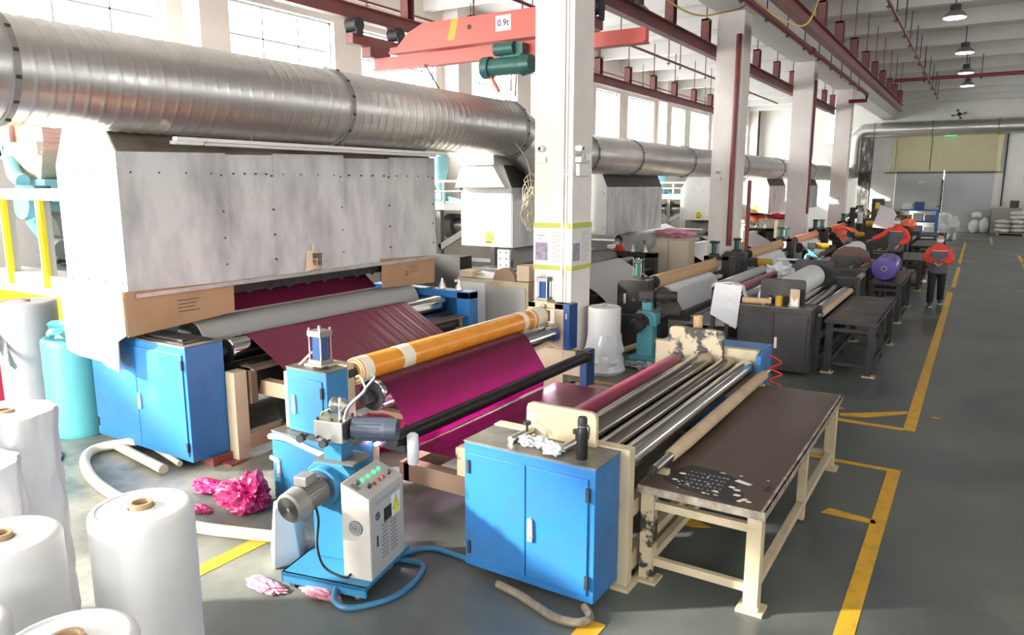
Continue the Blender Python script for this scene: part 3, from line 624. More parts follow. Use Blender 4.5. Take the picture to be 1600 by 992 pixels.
b = B(); b.box(0.62,2.1,53.0,53.75,0,1.5); tag(ob('cement_block', b, mat('grey_cover',(0.33,0.31,0.28),0.8)), 'grey covered crate behind the pallet of sacks', 'crate')
b = B(); b.box(1.5,1.95,53.2,53.6,1.52,1.95); tag(ob('grey_box', b, M['darkg']), 'small olive box standing on the grey covered crate', 'box')
b = B(); b.hull([(1.5,33.0,0.01),(2.2,32.7,0.01),(2.2,34,0.01),(1.6,34,0.01),(1.75,33.2,0.35),(2.1,33.0,0.55),(2.1,33.9,0.5)]); tag(ob('turquoise_sheet', b, M['cyan']), 'folded turquoise film heap at the right edge of the aisle', 'film')
# ================================================================ HOODS
def hood(y0, y1, label, main=False, z1=2.84, n=4, sticker=True, closed_end='hoodwhite'):
    t = T('extraction_hood', label, 'hood', (-7.8, y0, 1.8), None if main else 'smaller extraction hoods')
    zt = 3.22 if main else z1; zr = 3.6 if main else 3.25
    P = [(-8.4,1.75),(-7.27,1.75),(-7.27,zt),(-7.45 if not main else -7.5,zr),(-8.12,zr),(-8.4,zt-0.12)]
    b = B(); b.prism(P, 'y', y0+0.02, y1); ob('hood_shell', b, M['brown'] if main else M['darkg'], t, 0.0)
    b = B(); b.prism(P, 'y', y0, y0+0.02); ob('end_panel', b, M[closed_end], t)
    b = B()
    for k in range(4): b.cyl((-8.3+k*0.32,y0-0.005,3.0 if main else 2.7),(-8.3+k*0.32,y0+0.01,3.0 if main else 2.7),0.012,n=8); b.cyl((-8.3+k*0.32,y0-0.005,1.9),(-8.3+k*0.32,y0+0.01,1.9),0.012,n=8)
    ob('end_rivet', b, M['blackm'], t)
    if main:
        Y = [4.2,5.42,6.13,7.26,8.22,9.22]; tops = [3.20,3.21,3.24,3.22,3.26]; off = [0.006,-0.012,0.008,-0.014,0.002]
        for i in range(5):
            b = B(); b.box(-7.262+off[i],-7.235+off[i],Y[i]-0.02,Y[i+1]+0.02,1.80,tops[i]+0.02)
            for v in b.bm.verts: v.co.z += (v.co.y-Y[i])*0.02 if v.co.z > 3 else 0
            o = ob('steel_panel', b, M['steel'], t)
            b = B()
            for z in (2.0,2.3,2.6,3.0): b.cyl((-7.245,Y[i+1]-0.05,z),(-7.222,Y[i+1]-0.05,z),0.011,n=6)
            for k in range(4): yy = Y[i]+0.12+k*(Y[i+1]-Y[i]-0.2)/3.3; b.cyl((-7.245,yy,3.02),(-7.222,yy,3.02),0.010,n=6)
            ob('panel_rivet', b, M['blackm'], o)
        b = B(); b.box(-7.26,-7.20,4.25,9.2,1.755,1.80); ob('bottom_strip', b, M['alu'], t)
        b = B(); b.box(-8.3,-7.6,4.4,9.15,1.62,1.74); b.box(-7.40,-7.34,4.3,9.15,1.64,1.74); ob('burner_frame', b, M['dark'], t)
        b = B(); random.seed(4)
        for k in range(11): y = 5.6+k*0.3; b.tube([(-7.26,y,1.72),(-7.24,y+0.06,1.64),(-7.25,y+0.13,1.68),(-7.26,y+0.2,1.72)],0.012,n=6,sub=3)
        ob('gas_hose', b, M['blackm'], t)
        b = B(); b.hull([(-7.228,4.14,1.36),(-7.228,5.43,1.44),(-7.228,5.44,1.80),(-7.228,4.14,1.83),(-7.24,4.14,1.36),(-7.24,5.43,1.44),(-7.24,5.44,1.80),(-7.24,4.14,1.83)]); o = ob('cardboard_sheet', b, M['card'], t)
        b = B()
        for k in range(4): b.box(-7.228,-7.225,4.72,4.98-0.03*(k%3),1.66-k*0.04,1.668-k*0.04)
        ob('printed_text', b, M['ink'], o)
        b = B(); b.hull([(-7.222,7.95,1.42),(-7.222,9.17,1.37),(-7.222,9.19,1.80),(-7.222,7.97,1.84),(-7.235,7.95,1.42),(-7.235,9.17,1.37),(-7.235,9.19,1.80),(-7.235,7.97,1.84)]); o = ob('cardboard_sheet', b, M['card'], t)
        b = B()
        for k in range(4): b.box(-7.222,-7.219,8.55,8.78,1.68-k*0.03,1.686-k*0.03)
        b.ring((-7.222,8.5,1.58),(-7.219,8.5,1.58),0.035,0.025,16); ob('printed_text', b, M['ink'], o)
        b = B(); b.prism([(-8.45,1.85),(-8.42,1.10),(-8.2,1.06),(-7.75,1.05),(-7.62,1.0),(-7.42,0.98),(-7.40,1.3),(-7.235,1.38),(-7.235,1.85)],'y',4.12,4.135)
        ob('cardboard_flap', b, M['cardlight'], t)
        b = B(); b.tube([(-7.21,6.66,2.14),(-7.20,6.65,2.08),(-7.21,6.64,2.02)],0.01,n=5); o = ob('tag_string', b, M['white'], t)
        b = B()
        for k in range(8):
            a0, a1 = k/8, (k+1)/8
            def pp(a, z): return (-7.22+0.05*math.sin(PI*a), 6.56+0.24*a-(2.08-z)*0.15*(1-a), z)
            q = [pp(a0,1.80+0.03*math.sin(PI*a0)),pp(a1,1.80+0.03*math.sin(PI*a1)),pp(a1,2.07-0.04*a1),pp(a0,2.07-0.04*a0)]
            v = [b.bm.verts.new(x) for x in q] + [b.bm.verts.new(Vector(x)+Vector((0.004,0,0))) for x in q]
            for f in ((0,1,2,3),(7,6,5,4),(0,4,5,1),(2,6,7,3),(1,5,6,2),(0,3,7,4)): b.bm.faces.new([v[i] for i in f])
        o = ob('paper_tag', b, M['cardlight'], t)
        text('handwriting', '铜管\n专用', M['ink'], 0.085, frame((-7.160,6.675,1.945),(0.05,1,-0.1),(0,0,1)), o)
    else:
        b = B(); w = (y1-y0)/n
        for i in range(n): b.box(-7.272,-7.25,y0+i*w+0.01,y0+(i+1)*w-0.01,1.74,zt)
        ob('steel_panel', b, M['steel'], t)
        if sticker:
            b = B(); b.box(-7.85,-7.68,y0-0.012,y0,1.80,2.02); o = ob('warning_label', b, M['yellow'], t)
            b = B(); b.prism([(-7.84,1.88),(-7.69,1.88),(-7.765,2.01)],'y',y0-0.015,y0-0.012); b.box(-7.84,-7.69,y0-0.015,y0-0.012,1.82,1.85); o2 = ob('warning_triangle', b, M['ink'], o)
            b = B(); b.prism([(-7.815,1.893),(-7.715,1.893),(-7.765,1.985)],'y',y0-0.018,y0-0.015); ob('triangle_fill', b, M['yellow'], o2)
    return t
hood(4.2, 9.22, 'large extraction hood clad in grey steel sheets with cardboard taped below', True)
hood(11.53, 14.6, 'white ended extraction hood with a yellow sticker left of the nearest column')
hood(15.64, 19.1, 'grey sided extraction hood between the first and second columns', sticker=False)
hood(23.8, 26.9, 'white ended hood with a yellow sticker just left of the second column')
hood(31.0, 34.0, 'white ended hood with a yellow sticker between second and third columns')
hood(38.5, 41.5, 'small far hood beyond the third column')
b = B(); b.box(-8.25,-7.5,11.3,12.6,3.25,3.75); b.hull([(-8.4,11.35,2.85),(-7.3,11.35,2.85),(-7.3,12.7,2.85),(-8.4,12.7,2.85),(-8.25,11.35,3.3),(-7.6,11.35,3.3),(-7.6,12.7,3.3),(-8.25,12.7,3.3)])
tag(ob('duct_transition', b, M['hoodwhite']), 'white box joining the second hood to the duct above', 'duct')
# ================================================================ LINE MACHINES
def handle(parent, x, y, z, m='zinc'):
    b = B(); b.prism([(x-0.02,z-0.09),(x+0.02,z-0.09),(x+0.025,z-0.06),(x+0.02,z+0.075),(x,z+0.09),(x-0.02,z+0.075)],'y',y-0.02,y)
    b.cyl((x,y-0.028,z-0.05),(x,y-0.02,z-0.05),0.014,n=12); ob('handle', b, M[m], parent, 0.004)
def hinge(parent, x, y, z):
    b = B(); b.box(x-0.012,x+0.012,y-0.014,y,z-0.05,z+0.05); ob('hinge', b, M['blackm'], parent)
def cabinet(t, x0, x1, y0, y1, z0, z1, m, doors=2, hz=0.45, ms='navy', top='blacktop', hh=True):
    b = B(); b.box(x0,x1,y0,y1,z0,z1); c = ob('cabinet', b, m, t, 0.008)
    b = B(); b.box(x0-0.004,x1+0.004,y0-0.004,y1,z1,z1+0.012); ob('cabinet_top', b, M[top], c, 0.003)
    mx = 0.045; w = (x1-x0-2*mx)
    for k in range(doors):
        a = x0+mx+k*w/doors; e = x0+mx+(k+1)*w/doors
        b = B(); b.box(a+0.004,e-0.004,y0-0.014,y0,z0+0.06,z1-0.075); d = ob('door', b, m, c, 0.004)
        hx = e-0.004 if k == doors-1 and doors > 1 else a+0.004
        if doors == 1: hx = e-0.004
        hinge(d, hx, y0-0.012, z0+0.16); hinge(d, hx, y0-0.012, z1-0.18)
        if hh and (k == doors-1): handle(d, a+(0.045 if doors > 1 else 0.06), y0-0.014, z0+(z1-z0)*hz)
    return c
def pcyl(t, x, y, z, body='navy', cap='blackm', s=1.0):
    b = B(); b.box(x-0.11*s,x+0.11*s,y-0.10*s,y+0.10*s,z,z+0.02); ob('cylinder_base', b, M['cream'] if body == 'navy' else M['darkg'], t)
    b = B(); b.cyl((x,y,z+0.05),(x,y,z+0.27*s),0.07*s,n=8); c = ob('air_cylinder', b, M[body], t)
    b = B(); b.box(x-0.085*s,x+0.085*s,y-0.075*s,y+0.075*s,z+0.02,z+0.06); b.box(x-0.085*s,x+0.085*s,y-0.075*s,y+0.075*s,z+0.27*s,z+0.325*s); ob('cylinder_cap', b, M['motorgrey'] if body == 'navy' else M[cap], c, 0.005)
    b = B()
    for sx in (-1, 1):
        for sy in (-1, 1): b.cyl((x+sx*0.07*s,y+sy*0.06*s,z+0.02),(x+sx*0.07*s,y+sy*0.06*s,z+0.35*s),0.008,n=6)
    b.cyl((x,y,z+0.32*s),(x,y,z+0.36*s),0.015); ob('tie_rod', b, M['alu'], c)
def roller(t, name, x, z, r, y0, y1, m, shaft=0.05, endm='blackm'):
    b = B(); b.lathe((x,0,z),[(r-0.012,y0),(r,y0+0.01),(r,y1-0.01),(r-0.012,y1)],48,'y'); o = ob(name, b, m, t)
    b = B(); b.cyl((x,y0-0.12,z),(x,y1+0.12,z),shaft,n=20); b.ring((x,y0-0.012,z),(x,y0,z),r-0.01,shaft); ob('roller_shaft', b, M[endm], o)
    return o
def film(label, prof, y0, y1, m, f=None, ny=60, sub=6, name='plastic_film', grp=None):
    b = B(); b.sheet(prof, y0, y1, ny, 0.003, f, sub); o = tag(ob(name, b, M[m]), label, 'plastic film', grp); return o
def arc(cx, cz, r, a0, a1, n=6): return [(cx+r*math.cos(math.radians(a0+(a1-a0)*k/n)), cz+r*math.sin(math.radians(a0+(a1-a0)*k/n))) for k in range(n+1)]
W1 = lambda u, v: min(1,u*3)*(0.006*noise.noise(Vector((u*1.2+3,v*26,0)))+0.0011*math.sin(v*230+5*math.sin(v*11)+u*2)*(0.3+v))
W2 = lambda u, v: min(1,max(0,(u-0.3)*3))*(0.0013*math.sin(v*260+5*math.sin(v*13))+0.003*noise.noise(Vector((u,v*30,0))))
def chill(S):
    t = T('chill_roll_stand', S['chill'], 'machine', (-7.2,4.3,0), S.get('g1'))
    cabinet(t, -8.28,-6.54,4.3,4.74,0.10,1.30,M[S['cab']])
    b = B(); b.box(-7.95,-6.65,4.36,4.70,1.312,1.322); b.box(-7.4,-6.75,4.42,4.48,1.32,1.34); ob('top_slide', b, M['dark'], t)
    b = B(); b.box(-6.54,-6.40,4.74,4.90,0,0.97); b.box(-6.54,-6.40,8.75,8.9,0,0.97); b.box(-8.2,-8.06,4.74,4.9,0,0.97); ob('frame_post', b, M[S['frame']], t, 0.004)
    b = B(); b.box(-6.54,-6.40,4.9,8.75,0.10,0.26); b.box(-6.10,-5.96,5.2,8.7,0.66,0.82); b.box(-6.40,-4.95,6.3,6.42,0.66,0.82); b.box(-6.54,-5.96,8.6,8.72,0.66,0.82); b.box(-6.54,-5.96,5.08,5.2,0.66,0.82); ob('frame_rail', b, M[S['rail']], t, 0.004)
    b = B(); b.box(-8.2,-6.27,8.78,9.0,1.22,1.33); b.box(-6.50,-6.27,8.78,9.0,0,1.32); b.box(-8.2,-6.5,8.96,9.0,0.3,1.25); ob('far_cabinet', b, M[S['cab']], t, 0.006)
    b = B()
    for y in (8.85,9.05): b.lathe((-6.9+ (y-8.85)*1.6,8.95,1.33),[(0.06,0),(0.05,0.05),(0.02,0.11),(0.012,0.15)],14)
    ob('pressure_valve', b, M['zinc'], t)
    roller(t,'rubber_roller',-7.4,1.15,0.245,4.95,8.7,M[S['rub']])
    roller(t,'chill_roller',-6.78,1.12,0.14,4.95,8.72,M['chrome'])
    roller(t,'lower_roller',-6.57,0.84,0.17,4.98,8.7,M['black'],0.04)
    b = B(); b.box(-8.2,-8.1,4.9,8.75,0.1,1.0); ob('shade_panel', b, M['dark'], t)  # dark panel added to shade the space under the rollers
    b = B(); b.box(-6.52,-6.36,4.92,5.0,0.60,1.0); b.box(-6.52,-6.3,4.92,8.7,0.965,0.99); ob('drip_guard', b, mat('rusty_angle_'+S['k'],(0.13,0.09,0.06),0.6), t)
    b = B(); b.cyl((-6.3,5.35,0.42),(-6.3,5.65,0.42),0.16); b.cyl((-6.3,5.65,0.42),(-6.3,5.8,0.42),0.1); b.box(-6.38,-6.2,5.3,5.7,0.2,0.3); ob('drive_motor', b, M['blackm'], t)
    b = B(); b.box(-6.55,-6.35,4.6,4.8,-0.0,0.02); b.box(-8.25,-8.0,4.5,4.75,0,0.1); b.box(-6.75,-6.5,4.5,4.75,0,0.1); ob('foot', b, M['rail'], t)
    film(S['f0'], [(-8.1,1.72),(-7.75,1.58),(-7.52,1.40)], 5.1,8.15, S['film'], None, 20, 3, grp='film entering the chill rolls')
    film(S['f1'], arc(-6.78,1.12,0.146,115,50,4)+[(-6.0,0.86),(-5.60,0.54)], 5.2 if S['k'] != '3' else 5.55, 7.9, S['film'], W1, 150, 5)
def emboss(S):
    t = T('embossing_stand', S['emb'], 'machine', (-4.9,4.4,0), S.get('g2'))
    cabinet(t, -5.32,-4.40,4.3,4.66,0.02,0.67,M[S['cab2']],1,0.5)
    cabinet(t, -5.19,-4.68,4.40,4.66,0.685,1.27,M[S['cab2']],1,0.45)
    b = B(); b.box(-5.25,-5.19,4.42,4.66,0.69,1.22); ob('side_cover', b, M['cream'] if S['k']=='1' else M[S['frame']], t, 0.004)
    b = B(); b.box(-5.1,-4.42,4.66,4.76,0.02,0.67); b.box(-5.1,-4.69,4.66,4.76,0.67,1.30); b.box(-5.1,-4.42,8.28,8.42,0.02,0.78); b.box(-4.96,-4.84,8.28,8.42,0.78,1.38); b.box(-4.56,-4.42,8.28,8.42,0.78,1.38); b.box(-4.96,-4.42,8.28,8.42,1.30,1.38); b.box(-4.42,-4.15,8.28,8.42,0.45,0.78); ob('side_frame', b, M[S['frame']], t, 0.008)
    if S['k']=='1':
        b = B(); b.tube([(-5.33,4.29,0.62),(-5.1,4.285,0.645),(-4.8,4.285,0.60),(-4.42,4.285,0.56)],0.028,n=8); b.tube([(-5.33,4.29,0.42),(-5.2,4.285,0.40)],0.022,n=8); ob('tape_wrap', b, M['tape'], t)
    b = B(); b.box(-4.42,-4.33,8.27,8.5,0.78,1.38); b.box(-4.17,-4.07,8.27,8.5,0.03,0.80); ob('blue_cover', b, M[S['cover']], t, 0.006)
    if S['k']=='1': text('number', '1', M['white'], 0.1, frame((-4.375,8.265,1.22),(1,0,0),(0,0,1)), t)
    b = B(); b.box(-4.80,-4.62,8.24,8.28,1.14,1.28); b.cyl((-4.71,8.26,1.28),(-4.71,8.26,1.36),0.03); ob('bearing_block', b, M['alu'], t)
    pcyl(t,-4.93,4.58,1.285,S['cyl']); pcyl(t,-4.75,8.35,1.38,S['cyl'])
    roller(t,'chrome_roller',-4.58,0.985,0.15,4.86,8.22,M['chrome'],0.06)
    r = roller(t,'upper_roller',-4.72,1.21,0.125,4.80,8.22,M[S['top']],0.05)
    if S['k']=='1':
        for a, c in ((4.81,4.93),(5.35,5.52),(7.62,7.72),(7.86,7.90),(7.95,8.17)):
            b = B(); b.ring((-4.72,a,1.21),(-4.72,c,1.21),0.1275,0.11,48); ob('white_band', b, M['bandwhite'], r)
        b = B(); b.ring((-4.72,4.782,1.21),(-4.72,4.792,1.21),0.115,0.10,40); b.ring((-4.72,4.782,1.21),(-4.72,4.792,1.21),0.08,0.055,32); ob('end_band', b, M['yellowroll'], r)
        b = B(); b.ring((-4.72,4.784,1.21),(-4.72,4.79,1.21),0.124,0.05,40); ob('end_disc', b, M['bandwhite'], r)
    b = B(); b.cyl((-4.08,4.55,0.735),(-4.08,8.2,0.735),0.068); ob('guide_bar', b, M['black'], t)
    b = B(); b.box(-4.42,-4.02,4.66,4.76,0.60,0.67); b.box(-4.2,-4.0,8.2,8.27,0.66,0.80); ob('bar_bracket', b, M['dark'], t)
    if S['k']=='1':
        b = B(); b.cyl((-4.34,4.62,0.63),(-4.34,7.9,0.63),0.016,n=12); ob('inspection_lamp', b, M['led'], t)
        b = B(); b.tube([(-4.95,4.62,1.45),(-5.03,4.55,1.38),(-5.12,4.5,1.28)],0.012,n=6); ob('air_hose', b, M['cable'], t)
    b = B(); b.box(-4.35,-3.14,5.0,5.12,0.16,0.34); b.box(-4.35,-3.14,8.3,8.42,0.16,0.34); b.box(-4.4,-4.28,5.0,8.4,0.16,0.34); b.box(-6.0,-5.3,6.3,6.42,0.1,0.26); ob('base_rail', b, M[S['rail']], t, 0.004)
    b = B(); b.lathe((-4.85,4.5,1.285),[(0.07,0),(0.07,0.01),(0.02,0.012)],20); ob('top_disc', b, M['dark'], t)
    film(S['f2'], arc(-4.58,0.985,0.155,140,35,8)+[(-4.205,0.72),(-4.24,0.52)], 4.92, 7.45, S['film2'], W2, 200, 3)
    film(S['f3'], [(-4.23,0.50),(-3.85,0.50),(-3.3,0.52),(-2.87,0.82)], 5.0, 7.75, S['film3'], None, 20, 4)
def winder(S):
    t = T('winding_machine', S['wind'], 'machine', (-2.5,4.3,0), S.get('g3'))
    dx = S.get('wx', 0)
    cabinet(t, -3.06,-1.985,4.2,4.60,0.06,1.035,M[S['cab']])
    b = B(); b.box(-3.06,-1.915,4.60,4.70,0.0,1.06); b.box(-3.12,-1.93,8.18,8.28,0.78,1.08); b.box(-3.12,-3.0,8.18,8.28,0,0.8); b.box(-2.05,-1.93,8.18,8.28,0,0.8); b.box(-3.0,-2.05,8.2,8.26,0.5,0.8); ob('side_frame', b, M[S['frame']], t, 0.006)
    zt = S.get('pz', 1.30)
    def rr(x0,x1,z0,z1,r=0.045):
        return [(x0,z0),(x1,z0),(x1,z1-r),(x1-r*.3,z1-r*.3),(x1-r,z1),(x0+r,z1),(x0+r*.3,z1-r*.3),(x0,z1-r)]
    b = B(); b.prism(rr(-2.74-S.get('pw',0),-2.16,0.95,zt),'y',4.56,4.60); ob('end_plate', b, M[S['plate']], t, 0.004)
    b = B(); b.prism(rr(-2.93-S.get('pw',0),-2.30,0.72,zt-0.02),'y',8.10,8.17); ob('end_plate', b, M[S['plate2']], t, 0.004)
    b = B(); b.box(-1.93,-1.87,8.1,8.6,0.05,1.05); b.box(-3.1,-1.9,8.3,8.75,1.03,1.06); b.box(-3.05,-1.93,8.3,8.7,0.05,1.02); ob('far_cabinet', b, M[S['cab']], t, 0.006)
    roller(t,'winding_roller',-2.50,0.90,0.135,4.72,8.08,M[S['wr']],0.05)
    roller(t,'guide_roller',-2.23,0.92,0.085,4.72,8.1,M['grime'],0.03)
    roller(t,'guide_roller',-2.03,0.90,0.09,4.72,8.1,M['chrome'],0.03)
    b = B(); b.box(-2.0,-1.92,4.7,8.1,0.52,0.64); b.box(-2.0,-1.92,4.7,8.1,0.10,0.24); b.box(-2.9,-2.82,4.7,8.2,0.10,0.24); b.box(-2.7,-2.62,4.7,8.2,0.52,0.62); ob('long_rail', b, M[S['rail2']], t, 0.004)
    for x, y in ((-2.68,4.42),(-2.28,4.44)):
        b = B(); b.cyl((x-0.05,y-0.1,1.07),(x,y+0.12,1.09),0.028); o = ob('shaft_clamp', b, M['alu'], t)
        b = B(); b.cyl((x,y+0.05,1.1),(x,y+0.05,1.16),0.01,n=8); b.cyl((x,y+0.05,1.155),(x,y+0.05,1.18),0.03,n=7); ob('clamp_knob', b, M['blackm'], o)
    b = B(); b.box(-3.08,-2.98,4.5,4.65,0,0.06); b.box(-2.02,-1.88,4.55,4.75,-0.0,0.03); ob('foot', b, M[S['frame']], t)
def table(S, x0=-1.905, x1=-1.02, y0=4.75, y1=8.0, h=0.76, frame_='cream', top='tabletop'):
    t = T('work_table', S, 'table', ((x0+x1)/2,(y0+y1)/2,0), 'work tables beside the winders')
    b = B(); b.box(x0,x1,y0,y1,h-0.03,h); ob('tabletop', b, M[top], t, 0.003)
    b = B(); b.box(x0,x1,y0-0.012,y0,h-0.055,h+0.004); b.box(x1,x1+0.014,y0-0.012,y1,h-0.055,h+0.006); b.box(x1-0.02,x1+0.014,y0,y1,h,h+0.006); b.box(x0-0.01,x0,y0,y1,h-0.055,h); b.box(x0,x1,y1,y1+0.012,h-0.055,h); ob('table_edge', b, M['edge'] if frame_=='cream' else M['dark'], t, 0.002)
    lx = (x0+0.06, x1-0.06); ly = (y0+0.08, (y0+y1)/2+0.08, y1-0.12)
    for i, X in enumerate(lx):
        for j, Y in enumerate(ly):
            w = 0.05 if j != 1 else 0.035
            b = B(); b.box(X-w,X+w,Y-w,Y+w,0.02,h-0.05); l = ob('leg', b, M['creambare'] if (frame_=='cream' and i==0 and j==0) else M[frame_], t, 0.004)
            if j != 1:
                b = B(); b.box(X-0.09,X+0.09,Y-0.08,Y+0.08,0.0,0.022); b.cyl((X+0.05,Y-0.05,0.02),(X+0.05,Y-0.05,0.05),0.012,n=6); ob('foot_plate', b, M['cream'] if frame_=='cream' else M['kraftlight'], l)
    for z in (0.16, h-0.16):
        b = B(); b.box(x0+0.08,x1-0.08,ly[0]-0.025,ly[0]+0.025,z-0.03,z+0.03); ob('cross_rail', b, M[frame_], t, 0.003)
        b = B(); b.box(x0+0.08,x1-0.08,ly[2]-0.025,ly[2]+0.025,z-0.03,z+0.03); ob('cross_rail', b, M[frame_], t, 0.003)
    b = B(); b.box(x1-0.09,x1-0.03,ly[0],ly[2],0.13,0.19); ob('side_rail', b, M[frame_], t, 0.003)
    b = B(); b.box(x0+0.03,x0+0.09,ly[0],ly[2],0.13,0.19); ob('side_rail', b, M[frame_], t, 0.003)
    return t
def wound(label, x, z, r, y0, y1, m, core=0.045, name='film_roll', cat='roll', grp=None, corem='core', taper=0):
    t = T(name, label, cat, (x,y0,z-r), grp)
    b = B(); b.lathe((x,0,z),[(core,y0+0.004),(core,y0),(r-0.01,y0),(r,y0+0.01),(r,y1-0.01),(r-0.01-taper,y1),(core,y1),(core,y1-0.004)],56,'y'); ob('wound_film', b, M[m], t)
    b = B(); b.ring((x,y0-0.03,z),(x,y1+0.03,z),core+0.001,core-0.012); ob('core_tube', b, M[corem], t)
    b = B(); b.cyl((x,y0-0.14,z),(x,y1+0.14,z),core-0.02); ob('shaft', b, M['alu'], t)
    return t
L1 = dict(k='1', cab='blue', cab2='blue2', frame='cream', rail='tan', rail2='cream', rub='rubber_grey', film='maroon', film2='maroonthin', film3='maroon', cover='navy', cyl='navy', top='yellowroll', plate='cream', plate2='creambare', wr='grime',
  chill='nearest chill roll stand with light blue double door cabinet under the big hood', emb='nearest embossing stand with amber roller between two blue ended frames', wind='nearest winding machine with bright blue double door cabinet and chrome rollers',
  f0='maroon film dropping from the big hood behind the grey roller', f1='maroon film sloping down from the nearest chill roller', f2='maroon film glowing magenta over the chrome roller below the amber roller', f3='flat maroon film running to the nearest winding machine')
# blue paint of the first cabinet is the same enamel, film of the hood continues
chill(L1); emboss(L1); winder(L1)
table('brown topped cream framed work table nearest the camera')
wound('maroon film roll wound up behind the plate of the nearest winder', -2.78, 0.90, 0.098, 4.95, 7.9, 'maroonroll', 0.04)
t = T('core_roll', 'worn kraft covered steel shaft resting on the left edge of the nearest table', 'shaft', (-1.84,4.9,0.8))
b = B(); b.lathe((-1.84,0,0.84),[(0.04,5.22),(0.048,5.225),(0.056,5.6),(0.056,8.1),(0.045,8.12)],28,'y'); ob('kraft_sleeve', b, M['kraftlight'], t)
b = B(); b.ring((-1.84,4.88,0.84),(-1.84,8.3,0.84),0.036,0.024); ob('steel_tube', b, M['chrome'], t)
b = B(); b.cyl((-1.84,4.8,0.84),(-1.84,4.95,0.84),0.02,n=8); ob('square_end', b, M['dark'], t)
for y, lb in ((5.02,'cream rest under the bare near end of the kraft covered shaft'),(7.92,'cream rest under the far end of the kraft covered shaft')):
    b = B(); b.box(-1.90,-1.78,y,y+0.04,0.76,0.803 if y < 6 else 0.783); tag(ob('shaft_rest', b, M['cream']), lb, 'rest')
# stickers and residue on the table
b = B(); random.seed(9)
pts = [(-1.80,4.95),(-1.62,4.84),(-1.35,4.80),(-1.22,4.80),(-1.2,4.95),(-1.28,5.05),(-1.3,5.2),(-1.45,5.3),(-1.7,5.32),(-1.78,5.15)]
b.prism(pts,'z',0.7605,0.7625); o = tag(ob('black_residue', b, M['blackm']), 'black smeared printed patch near the front edge of the nearest table', 'residue')
b = B()
for k in range(26):
    x, y = random.uniform(-1.78,-1.12), random.uniform(4.84,5.32); a = random.uniform(0.008,0.03)
    b.prism([(x-a,y-a*.4),(x,y-a*.7),(x+a,y-a*.2),(x+a*.7,y+a*.4),(x-a*.5,y+a*.5)],'z',0.7626,0.764)
ob('paper_fleck', b, M['bandwhite'], o)
b = B()
for k in range(5):
    y = 4.9+k*0.07; 
    for j in range(9): x = -1.66+j*0.034+random.uniform(-.006,.006); b.box(x,x+random.uniform(0.008,0.02),y,y+0.018,0.7626,0.7634)
ob('printed_text', b, M['inkgrey'], o)
b = B(); b.prism([(-1.33,5.17),(-1.22,5.14),(-1.20,5.17),(-1.31,5.21)],'z',0.765,0.767); tag(ob('white_label', b, M['white']), 'small white paper strip on the nearest table', 'label')
b = B(); b.prism([(-1.12,5.12),(-1.07,5.10),(-1.06,5.2),(-1.10,5.22)],'z',0.7605,0.763); tag(ob('black_patch', b, M['blackm']), 'little black patch at the right edge of the nearest table', 'residue')
# things on the nearest winder
t = T('vacuum_flask', 'black steel vacuum flask standing on the blue winder cabinet', 'flask', (-2.15,4.32,1.047))
b = B(); b.lathe((-2.15,4.32,1.047),[(0.036,0),(0.039,0.008),(0.039,0.19),(0.034,0.215),(0.03,0.225)],28); ob('flask_body', b, M['black'], t)
b = B(); b.lathe((-2.15,4.32,1.047),[(0.031,0.222),(0.033,0.235),(0.033,0.285),(0.028,0.298)],28); l = ob('flask_lid', b, M['blackm'], t)
b = B(); b.lathe((-2.15,4.32,1.047),[(0.0345,0.232),(0.0345,0.238)],28); ob('steel_ring', b, M['alu'], l)
b = B(); b.tube([(-2.12,4.31,1.30),(-2.095,4.31,1.28),(-2.098,4.31,1.20)],0.006,n=6); ob('carry_strap', b, M['blackm'], t)
for i, (x, y, s, lb) in enumerate([(-2.60,4.34,0.045,'crumpled white tissue on the blue winder cabinet, left of three'),(-2.48,4.35,0.05,'crumpled white tissue on the blue winder cabinet, middle of three'),(-2.36,4.28,0.055,'crumpled white plastic ball on the blue winder cabinet nearest the flask')]):
    b = B(); b.blob((x,y,1.047+s*0.8),(s*1.3,s,s*0.85),i,0.5,3,3); tag(ob('crumpled_tissue', b, M['film_gloss']), lb, 'tissue', 'crumpled tissues')
# webbing and pipes below the winder
b = B(); b.tube([(-2.72,4.13,0.03),(-2.5,4.08,0.035),(-2.3,4.02,0.03),(-2.15,3.98,0.03),(-2.0,4.0,0.035),(-1.96,4.1,0.03),(-2.05,4.2,0.03)],0.03,n=8); tag(ob('webbing_strap', b, M['webbing']), 'dirty grey webbing strap lying under the blue winder cabinet', 'strap')
b = B(); b.box(-3.55,-3.1,4.75,4.95,0.62,0.72); b.box(-3.5,-3.15,4.7,4.75,0.5,0.75); b.box(-3.4,-3.1,4.78,4.92,0.0,0.62); tag(ob('valve_box', b, M['creambare']), 'small cream valve box left of the blue winder cabinet', 'box')
b = B(); b.prism([(-3.0,4.9),(-2.8,4.95),(-2.9,7.6),(-3.05,7.7)],'z',0.02,0.03); 
b.bm.free()
